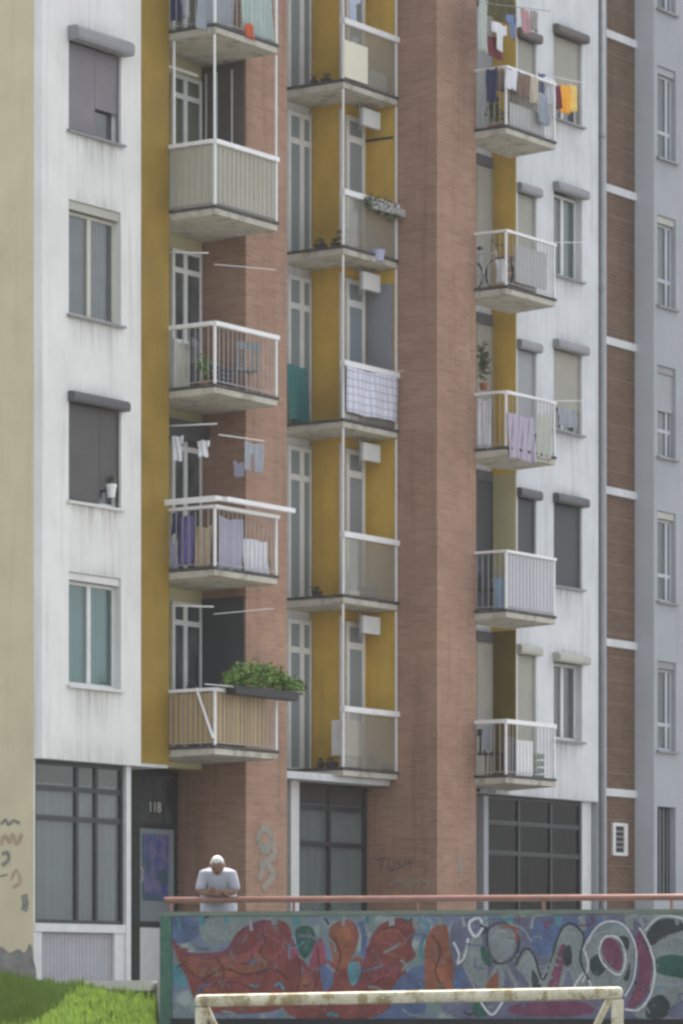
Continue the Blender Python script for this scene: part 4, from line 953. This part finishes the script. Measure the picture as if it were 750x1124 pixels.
blob([(370, 1022), (382, 1018), (386, 1030), (374, 1040)], spray('orange', (.29, .11, .06)), 3)
blob([(404, 1038), (416, 1016), (440, 1008), (456, 1016), (452, 1036), (456, 1050), (440, 1062), (428, 1080), (416, 1096), (388, 1096), (398, 1066)], sr, 2)
blob([(316, 1060), (330, 1052), (344, 1066), (360, 1054), (376, 1064), (392, 1050), (410, 1062), (430, 1054), (446, 1066), (440, 1084), (424, 1098), (318, 1098)], sr, 2)
blob([(352, 1064), (362, 1058), (366, 1078), (356, 1088)], sb, 3); blob([(382, 1060), (394, 1056), (396, 1072), (386, 1082)], scy, 3)
for q in ([(206, 1064), (230, 1080), (258, 1078), (280, 1088)], [(236, 1050), (246, 1066), (240, 1086)], [(280, 1022), (292, 1030), (286, 1046), (300, 1058)], [(326, 1050), (330, 1070), (326, 1090)], [(348, 1040), (350, 1066), (344, 1090)], [(366, 1030), (374, 1048), (368, 1070)], [(420, 1020), (436, 1018), (446, 1028)], [(430, 1058), (420, 1074), (402, 1086)], [(474, 1026), (484, 1044), (478, 1066), (488, 1088)], [(268, 1018), (258, 1034), (262, 1048)]): stroke(q, spray('dark_red', (.12, .04, .04)), 2.2, 5)
for q in ([(200, 1052), (222, 1060), (250, 1056), (282, 1040)], [(300, 1020), (312, 1030), (308, 1048)], [(332, 1064), (342, 1076), (334, 1092)], [(372, 1014), (388, 1016), (390, 1034)], [(408, 1044), (420, 1034), (440, 1040)], [(398, 1084), (414, 1074), (428, 1070)]): stroke(q, spk, 1.8, 5)
for q in ([(508, 1050), (514, 1036), (522, 1030)], [(512, 1066), (520, 1082), (528, 1094)], [(540, 1030), (548, 1022), (558, 1024)], [(572, 1060), (580, 1048), (588, 1060)], [(592, 1080), (600, 1064), (606, 1046)], [(612, 1034), (622, 1022), (634, 1028)], [(628, 1050), (634, 1068), (642, 1084)], [(646, 1036), (654, 1026), (668, 1022)], [(672, 1080), (684, 1072), (690, 1056)], [(560, 1014), (574, 1020), (584, 1034)], [(726, 1034), (744, 1028), (760, 1034)], [(722, 1080), (740, 1082), (756, 1078)]): stroke(q, sw, 1.7, 6)
stroke([(412, 1032), (424, 1022), (440, 1024), (444, 1036), (424, 1046), (446, 1052)], so_, 4, 3)
stroke([(404, 1040), (398, 1066), (388, 1096)], sm_, 3, 4)
blob([(318, 1100), (424, 1100), (404, 1118), (330, 1119)], sr, 2)
blob([(430, 1086), (446, 1068), (466, 1060), (470, 1090), (460, 1117), (410, 1118)], sb, 1)
blob([(468, 1032), (476, 1018), (490, 1016), (494, 1040), (500, 1072), (502, 1096), (470, 1098), (466, 1064)], so_, 2)
blob([(478, 1060), (490, 1056), (496, 1090), (478, 1094)], spray('orange', (.29, .11, .06)), 3)
stroke([(396, 1012), (400, 1030), (398, 1050)], sb, 6, 3)
stroke([(458, 1010), (470, 1016), (462, 1040), (468, 1060)], scy, 4, 1)
# right piece: pale grey letters with dark and violet outlines
blob([(500, 1012), (560, 1008), (640, 1004), (700, 1010), (706, 1060), (700, 1117), (500, 1117), (496, 1060)], sv_, 1)
blob([(586, 1012), (640, 1008), (684, 1014), (690, 1030), (640, 1034), (600, 1050), (584, 1040)], sb, 2)
blob([(500, 1060), (512, 1070), (510, 1092), (498, 1100)], sb, 2)
stroke([(516, 1012), (526, 1008), (530, 1018), (522, 1028), (516, 1020)], sl_, 3, 4, True)
blob([(520, 1028), (530, 1030), (528, 1050), (536, 1066), (530, 1086), (518, 1076), (508, 1060), (514, 1044)], sgy, 3)
blob([(538, 1022), (552, 1016), (564, 1024), (566, 1040), (558, 1052), (546, 1054), (538, 1042)], sgy, 3)
stroke([(536, 1020), (552, 1013), (567, 1023), (569, 1041), (559, 1055), (545, 1057), (536, 1043)], sk, 2, 4, True)
stroke([(550, 1054), (551, 1072), (548, 1094)], sgy, 6, 3); stroke([(549, 1056), (536, 1078), (528, 1094)], sgy, 4, 3); stroke([(553, 1056), (564, 1076), (572, 1094)], sgy, 5, 3)
blob([(528, 1040), (536, 1044), (540, 1060), (530, 1056)], sg, 4)
blob([(534, 1080), (546, 1068), (546, 1092), (532, 1094)], so_, 3)
stroke([(498, 1034), (504, 1048), (502, 1058), (510, 1050), (514, 1030)], sl_, 2.4, 4)
blob([(566, 1060), (576, 1042), (586, 1048), (596, 1074), (606, 1050), (616, 1022), (628, 1016), (640, 1028), (636, 1054), (646, 1076), (650, 1092), (634, 1092), (624, 1066), (614, 1092), (588, 1094), (578, 1076)], sgy, 3)
stroke([(566, 1060), (576, 1042), (586, 1048), (596, 1076), (606, 1050), (616, 1021), (628, 1014), (641, 1028), (637, 1054), (647, 1076)], sk, 2.2, 5)
blob([(600, 1090), (608, 1062), (616, 1038), (622, 1040), (618, 1062), (610, 1092)], sm_, 4)
blob([(584, 1066), (590, 1072), (596, 1090), (586, 1090)], sk, 4)
blob([(618, 1044), (626, 1038), (628, 1056), (620, 1060)], sk, 5)
blob([(640, 1042), (652, 1022), (664, 1014), (684, 1018), (696, 1040), (694, 1072), (684, 1090), (660, 1092), (644, 1074)], sgy, 3)
blob([(660, 1042), (666, 1030), (678, 1034), (684, 1052), (680, 1066), (668, 1058)], sm_, 4)
stroke([(658, 1046), (664, 1029), (680, 1031), (687, 1052), (681, 1070), (666, 1062)], sl_, 2, 5, True)
blob([(648, 1054), (658, 1048), (666, 1062), (656, 1072), (649, 1066)], sk, 4)
blob([(680, 1028), (690, 1030), (690, 1042), (682, 1040)], sk, 4); blob([(684, 1062), (692, 1058), (690, 1076), (684, 1074)], sk, 4)
stroke([(640, 1044), (652, 1022), (666, 1012), (685, 1016), (698, 1040), (696, 1074), (686, 1094)], sl_, 2, 5)
stroke([(640, 1078), (646, 1060), (642, 1044)], sl_, 2, 5); stroke([(630, 1084), (642, 1068), (650, 1086)], sl_, 2, 5)
blob([(702, 1022), (710, 1036), (716, 1062), (712, 1086), (700, 1104), (688, 1104), (698, 1084), (702, 1058), (698, 1038)], sm_, 4)
stroke([(702, 1018), (712, 1036), (719, 1062), (715, 1090), (702, 1108), (686, 1108)], sl_, 2.2, 5)
blob([(708, 1020), (722, 1008), (760, 1004), (800, 1010), (800, 1117), (700, 1117), (716, 1092), (720, 1062)], sgy, 2)
blob([(710, 1026), (724, 1010), (744, 1010), (752, 1020), (730, 1028), (716, 1038)], sk, 4)
stroke([(708, 1022), (724, 1007), (748, 1008), (760, 1022)], sl_, 2, 5)
blob([(720, 1054), (736, 1048), (760, 1052), (780, 1060), (780, 1076), (750, 1074), (722, 1068)], sg, 4)
blob([(712, 1100), (726, 1092), (736, 1104), (730, 1117), (710, 1117)], sk, 4)
blob([(736, 1106), (756, 1098), (780, 1106), (780, 1117), (738, 1117)], sv_, 4)
blob([(520, 1102), (532, 1100), (536, 1114), (522, 1116)], sg, 4); stroke([(528, 1100), (540, 1114), (552, 1100)], sl_, 2.5, 5)
blob([(570, 1102), (640, 1100), (650, 1112), (600, 1116), (560, 1112)], sm_, 3)
rk = random.Random(11)
for k in range(70):                                            # drips, flecks and fading marks of older tags
    px = rk.uniform(186, 750); py = rk.uniform(1006, 1112); mt = rk.choice([sk, scy, sb, sgy, sg, sm_, so_, sgy, sv_])
    L_ = rk.uniform(4, 16); a = rk.uniform(0, 6.28); cu = rk.uniform(-1.2, 1.2)
    stroke([(px, py), (px + L_ * math.cos(a), min(1114, max(1005, py + L_ * .7 * math.sin(a)))), (px + 1.8 * L_ * math.cos(a + cu), min(1115, max(1004, py + 1.2 * L_ * math.sin(a + cu))))], mt, rk.uniform(1.0, 3.2), 1 + (k % 4), name='graffiti_mark')
for x0_ in range(196, 750, 26): stroke([(x0_, 1005.5 + rk.random()), (x0_ + rk.uniform(-3, 3), 1012 + rk.random() * 10)], rk.choice([sgy, scy, sw]), rk.uniform(3, 9), 1, name='graffiti_mark')
for k in range(20):
    xx = 800 + k * 22; blob([(xx, 1020), (xx + 14, 1012), (xx + 18, 1060), (xx + 8, 1100), (xx - 4, 1080)], [sr, sb, sgy, so_, sv_][k % 5], 2)

# small scribbles on the brick piers and the beige wall (parts of the building)
def scribble(pts3, mat, w, nrm, name='sprayed_scribble'):
    m = MB(); n = len(pts3); nr_ = Vector(nrm); LAY[0] += 1
    for i, p in enumerate(pts3):
        p = Vector(p) + nr_ * (.00025 * i + .001 * (LAY[0] % 4)); d = Vector(pts3[min(i + 1, n - 1)]) - Vector(pts3[max(i - 1, 0)]); q = d.cross(nr_).normalized() * w / 2
        m.v += [tuple(p + q), tuple(p - q)]
    m.f = [(2 * i, 2 * i + 2, 2 * i + 3, 2 * i + 1) for i in range(n - 1)]
    return m.build(name, mat, bld)
def s2(p): return smooth_loop(p, False, 5)
tagm = spray('tag_brown', (.20, .13, .12), .2); tago = spray('tag_orange', (.52, .38, .24), .2); tagk = spray('tag_grey', (.27, .26, .22), .2); tagp = spray('tag_pale', (.31, .27, .24), .2)
xf = xP2 - .003
for st in ([(414, 944), (424, 942)], [(419, 943), (418, 956)], [(427, 944), (427, 954), (433, 954), (433, 944)], [(441, 943), (436, 947), (441, 951), (436, 955)], [(444, 955), (445, 943), (448, 950), (451, 943), (451, 955)]):
    scribble([ptx(a, b, xf) for a, b in s2(st)], tagm, .03, (-1, 0, 0))
for st in ([(428, 972), (436, 966), (446, 970), (440, 976)], [(448, 974), (456, 966), (462, 972)], [(464, 966), (470, 970), (466, 978)]):
    scribble([ptx(a, b, xf) for a, b in s2(st)], tagp, .04, (-1, 0, 0))
for st in ([(503, 942), (506, 944), (503, 949), (507, 952), (503, 958), (506, 962)],):
    scribble([pt(a, b, YP2 - .003) for a, b in s2(st)], tagk, .05, (0, -1, 0))
for st in ([(282, 925), (290, 908), (298, 920), (292, 934), (284, 926)], [(286, 936), (296, 926), (302, 936), (292, 946), (284, 950)], [(284, 966), (292, 950), (300, 960), (288, 976)]):
    scribble([pt(a, b, YP1 - .003) for a, b in s2(st)], tagk if st[0][1] < 930 else tagp, .12, (0, -1, 0))
def ptb(px, py): x = xL - .007; y = Yat(px, x); return (x, y, Z(py, x, y))
for st, m_, w in ([[(1, 905), (6, 900), (9, 905), (15, 901), (22, 904)], tagk, .05], [[(0, 925), (6, 918), (10, 924), (14, 916), (18, 926), (24, 915)], tago, .06], [[(2, 938), (8, 936), (9, 944), (2, 950)], tagk, .06], [[(0, 962), (8, 960)], tagk, .03], [[(12, 966), (18, 955), (22, 968), (14, 974)], tago, .05], [[(26, 982), (28, 992), (26, 1000)], tagk, .12], [[(2, 918), (2, 928)], tago, .05]):
    scribble([ptb(a, b) for a, b in s2(st)], m_, w, (-1, 0, 0))
# crumbled render showing stone at the foot of the beige wall
rb = MB(); x = xL - .012
loop = smooth_loop([(-20, 1036), (2, 1040), (10, 1046), (20, 1042), (27, 1046), (33, 1036), (36, 1050), (36, 1078), (-20, 1078)])
rb.quad(*[(x, Yat(a, x), Z(b, x, Yat(a, x))) for a, b in loop]); rb.build('bare_plinth', paint('bare_stone_plinth', (.26, .25, .24), .95, .3, 4, bump=.4), bld)

# ---------------------------------------------------------------- football goal
gD = 30.0
def G(px, z, back=0.0): x_, y_ = RD((px - CX) / F * gD, gD + back); return Vector((x_, y_, z))
gt_ = thing('football_goal', 'worn cream painted steel goal frame in front of the graffiti wall', 'goal', tuple(G(450, 0)))
zl, zr_ = CZ - .033 * 0 + (YH - 1099) * gD / F, CZ + (YH - 1090) * gD / F
def sq(m, a, b, w):
    a = Vector(a); b = Vector(b); d = (b - a).normalized(); u = d.cross(Vector((S * 0 + C, S, 0)) if abs(d.z) > .5 else Vector((0, 0, 1))).normalized(); v = d.cross(u).normalized()
    m.prism([a + u * w + v * w, a - u * w + v * w, a - u * w - v * w, a + u * w - v * w], b - a); return m
sq(MB(), G(214, zl), G(684, zr_), .047).build('crossbar', goal_m, gt_, bevel=.034)
sq(MB(), G(221, 0), G(221, zl - .048), .044).build('post', goal_m, gt_, bevel=.012)
sq(MB(), G(678, 0), G(678, zr_ - .048), .044).build('post', goal_m, gt_, bevel=.012)
for px, z in ((222, zl), (674, zr_)):
    dpx = -10 if px > 400 else 10
    MB().tube([G(px + dpx * .2, z - .02, .07), G(px + dpx * 1.6, z - .25, .35), G(px + dpx * 2.4, z - .9, .75), G(px + dpx * 2.6, .04, 1.0)], .026, 10).build('back_stay', goal_m, gt_, smooth=True)
    MB().tube([G(px, .04, .06), G(px + dpx * 2.6, .04, 1.0)], .024, 8).build('ground_bar', goal_m, gt_)
    B('corner_bracket', pipe_m, gt_, (G(px, z).x - .03, G(px, z).x + .03, G(px, z).y - .052, G(px, z).y - .048, z - .02, z + .02)) if px < 300 else None

# ---------------------------------------------------------------- the man leaning on the rail
mpx = 239.0; mk = (mpx - CX) / F; mo = Vector((*Wp(mpx, 1095, -.12).to_2d(), 0))     # under the rail, below him
ar = Vector((S, -C, 0)); ab = -Vector((C, S, 0))                                      # image right, towards the camera
def Mn(a, b, z): return mo + ar * a + ab * b + Vector((0, 0, z))
man = thing('person', 'white-haired man in a pale shirt leaning on the wall rail with bowed head', 'person', tuple(Mn(0, -.5, TZ)))
def skinned(name, chains, mat, parent, sub=2, smooth=True):
    """chains: lists of (a, b, z, radius); chains join where points repeat"""
    vs, rs, es, key = [], [], [], {}
    for ch in chains:
        prev = None
        for (a, b, z, r) in ch:
            k = (round(a, 3), round(b, 3), round(z, 3))
            if k not in key: key[k] = len(vs); vs.append(Mn(a, b, z) - WL[parent.name]); rs.append(r)
            i = key[k]
            if prev is not None and prev != i: es.append((prev, i))
            prev = i
    me = bpy.data.meshes.new(name); me.from_pydata([tuple(v) for v in vs], es, []); me.materials.append(mat)
    o = bpy.data.objects.new(name, me); col.objects.link(o); o.parent = parent; WL[o.name] = WL[parent.name]
    sk_ = o.modifiers.new('skin', 'SKIN'); sk_.use_smooth_shade = True
    for i, r in enumerate(rs):
        d = me.skin_vertices[0].data[i]; d.radius = r if isinstance(r, tuple) else (r, r); d.use_root = (i == 0)
    s_ = o.modifiers.new('sub', 'SUBSURF'); s_.levels = sub; s_.render_levels = sub
    return o
skin = paint('skin', (.27, .15, .105), .6, .08, 12); hair = paint('white_hair', (.66, .64, .62), .9, .1, 30, bump=.4)
shirt = paint('pale_lavender_shirt', (.43, .44, .51), .9, .16, 5, bump=.5); trous = paint('grey_trousers', (.14, .14, .15), .9, .1, 6)
hipz = TZ + .90; ez = rz + .065
hd = (0, .10, 3.44)
pel = (0, -.42, hipz, .13)
leg = lambda s_: [(0, -.42, hipz, .13), (s_ * .10, -.42, hipz - .04, .095), (s_ * .12, -.38, TZ + .5, .062), (s_ * .12, -.46, TZ + .10, .042), (s_ * .12, -.40, TZ + .035, .04), (s_ * .13, -.26, TZ + .03, .034)]
arm = lambda s_: [(0, -.06, 3.335, .09), (s_ * .155, -.05, 3.32, .060), (s_ * .195, -.02, 3.19, .045), (s_ * .20, .0, ez + .02, .038), (s_ * .09, .03, ez + .01, .030), (-s_ * .01, .045, ez + (.03 if s_ > 0 else .0), .024), (-s_ * .05, .05, ez + (.035 if s_ > 0 else .0), .028)]
body = skinned('body', [[pel, (0, -.34, hipz + .16, .115), (0, -.20, 3.21, .115), (0, -.06, 3.335, .09), (0, .0, 3.39, .055), (0, .04, 3.41, .052)], leg(1), leg(-1), arm(1), arm(-1)], skin, man)
# head, joined visually at the neck: cranium, jaw, nose, ears in one shaped surface
def head_mesh():
    bm = bmesh.new(); bmesh.ops.create_icosphere(bm, subdivisions=4, radius=1)
    for v in bm.verts:
        x_, y_, z_ = v.co                            # x right, y forward (face), z up (crown)
        w = .078 - .014 * max(0, -z_) ** 1.2; d = .098; hh = .118
        X_, Y_, Z_ = x_ * w, y_ * d * (1 - .12 * max(0, -z_)), z_ * hh
        if y_ > 0: Y_ *= 1 - .10 * (abs(z_) < .9)
        nz = math.exp(-((x_ / .16) ** 2) - ((z_ + .12) / .22) ** 2) * (y_ > .3); Y_ += .024 * nz
        for s_ in (-1, 1):
            Y_ -= .012 * math.exp(-(((x_ - s_ * .38) / .17) ** 2) - ((z_ - .08) / .12) ** 2) * (y_ > .3)
            e = math.exp(-((y_ + .02) / .16) ** 2 - (z_ / .28) ** 2) * (x_ * s_ > .6); X_ += s_ * .018 * e
        Y_ -= .006 * math.exp(-((x_ / .30) ** 2) - ((z_ + .48) / .06) ** 2) * (y_ > .3)
        Y_ += .010 * math.exp(-((x_ / .25) ** 2) - ((z_ + .78) / .2) ** 2) * (y_ > .3)
        v.co = (X_, Y_, Z_)
    return bm
pitch = math.radians(-42)
def head_obj(name, mat, sc=1.0, keep=None, off=0.0):
    bm = head_mesh()
    if keep:
        dead = [v for v in bm.verts if not keep(v.co)]; bmesh.ops.delete(bm, geom=dead, context='VERTS')
    base = WL[man.name]; cp, sp = math.cos(pitch), math.sin(pitch)
    for v in bm.verts:
        x_, y_, z_ = v.co * sc; y2 = y_ * cp - z_ * sp; z2 = y_ * sp + z_ * cp
        v.co = Mn(hd[0] - x_, hd[1] + y2, hd[2] + z2 + off) - base
    me = bpy.data.meshes.new(name); bm.to_mesh(me); bm.free()
    for p in me.polygons: p.use_smooth = True
    me.materials.append(mat); o = bpy.data.objects.new(name, me); col.objects.link(o); o.parent = man; WL[o.name] = base; return o
head_obj('head', skin)
hr = head_obj('hair', hair, 1.06, lambda c_: (c_.z > .035 or (c_.y < -.01 and c_.z > -.07)) and not (c_.y > .045 and c_.z < .075))
hs_ = hr.modifiers.new('t', 'SOLIDIFY'); hs_.thickness = .01
# shirt with short sleeves, trousers, shoes
sl_arm = lambda s_: [(0, -.06, 3.325, .15), (s_ * .158, -.05, 3.318, .092), (s_ * .198, -.02, 3.20, .066), (s_ * .203, .0, ez + .035, .058)]
skinned('shirt', [[(0, -.42, hipz - .22, .24), (0, -.41, hipz - .04, .235), (0, -.34, hipz + .15, .225), (0, -.20, 3.19, .215), (0, -.06, 3.325, .15), (0, -.01, 3.385, .085)], sl_arm(1), sl_arm(-1)], shirt, man)
trl = lambda s_: [(0, -.42, hipz - .10, .12), (s_ * .10, -.42, hipz - .08, .115), (s_ * .12, -.38, TZ + .5, .085), (s_ * .12, -.45, TZ + .11, .07)]
skinned('trousers', [trl(1), trl(-1)], trous, man)
for s_ in (-1, 1): skinned('shoe', [[(s_ * .12, -.49, TZ + .04, .045), (s_ * .12, -.40, TZ + .042, .048), (s_ * .13, -.24, TZ + .035, .038)]], dark, man)
# fingers: rooted in the palm, curled over the other forearm and the rail
for s_ in (-1, 1):
    zc = ez + (.035 if s_ > 0 else .0)
    for k in range(4):
        q = (k - 1.5) * .019; L = (.030, .034, .032, .025)[k]
        skinned('finger', [[(-s_ * .05, .05 + q * .6, zc + q * .5, .0095), (-s_ * (.05 + L), .055 + q, zc + q * .6, .009), (-s_ * (.05 + L * 1.9), .058 + q, zc - .016 + q * .4, .008), (-s_ * (.05 + L * 2.3), .055 + q, zc - .038 + q * .4, .007)]], skin, body, 1)
    skinned('thumb', [[(-s_ * .03, .06, zc + .012, .011), (-s_ * .055, .075, zc + .038, .0105), (-s_ * .085, .082, zc + .04, .009)]], skin, body, 1)

# ---------------------------------------------------------------- haze in the air between the camera and the facade
hm = bpy.data.materials.new('haze'); hm.use_nodes = True; hn = hm.node_tree; hn.nodes.remove(hn.nodes['Principled BSDF'])
pv = hn.nodes.new('ShaderNodeVolumePrincipled'); pv.inputs['Color'].default_value = (.92, .92, .93, 1); pv.inputs['Density'].default_value = .0003; pv.inputs['Anisotropy'].default_value = .3
hn.links.new(pv.outputs[0], hn.nodes['Material Output'].inputs['Volume'])
tag(MB().box(-910, 910, -910, 910, -1, 32).build('haze', hm), None, None, kind='stuff')
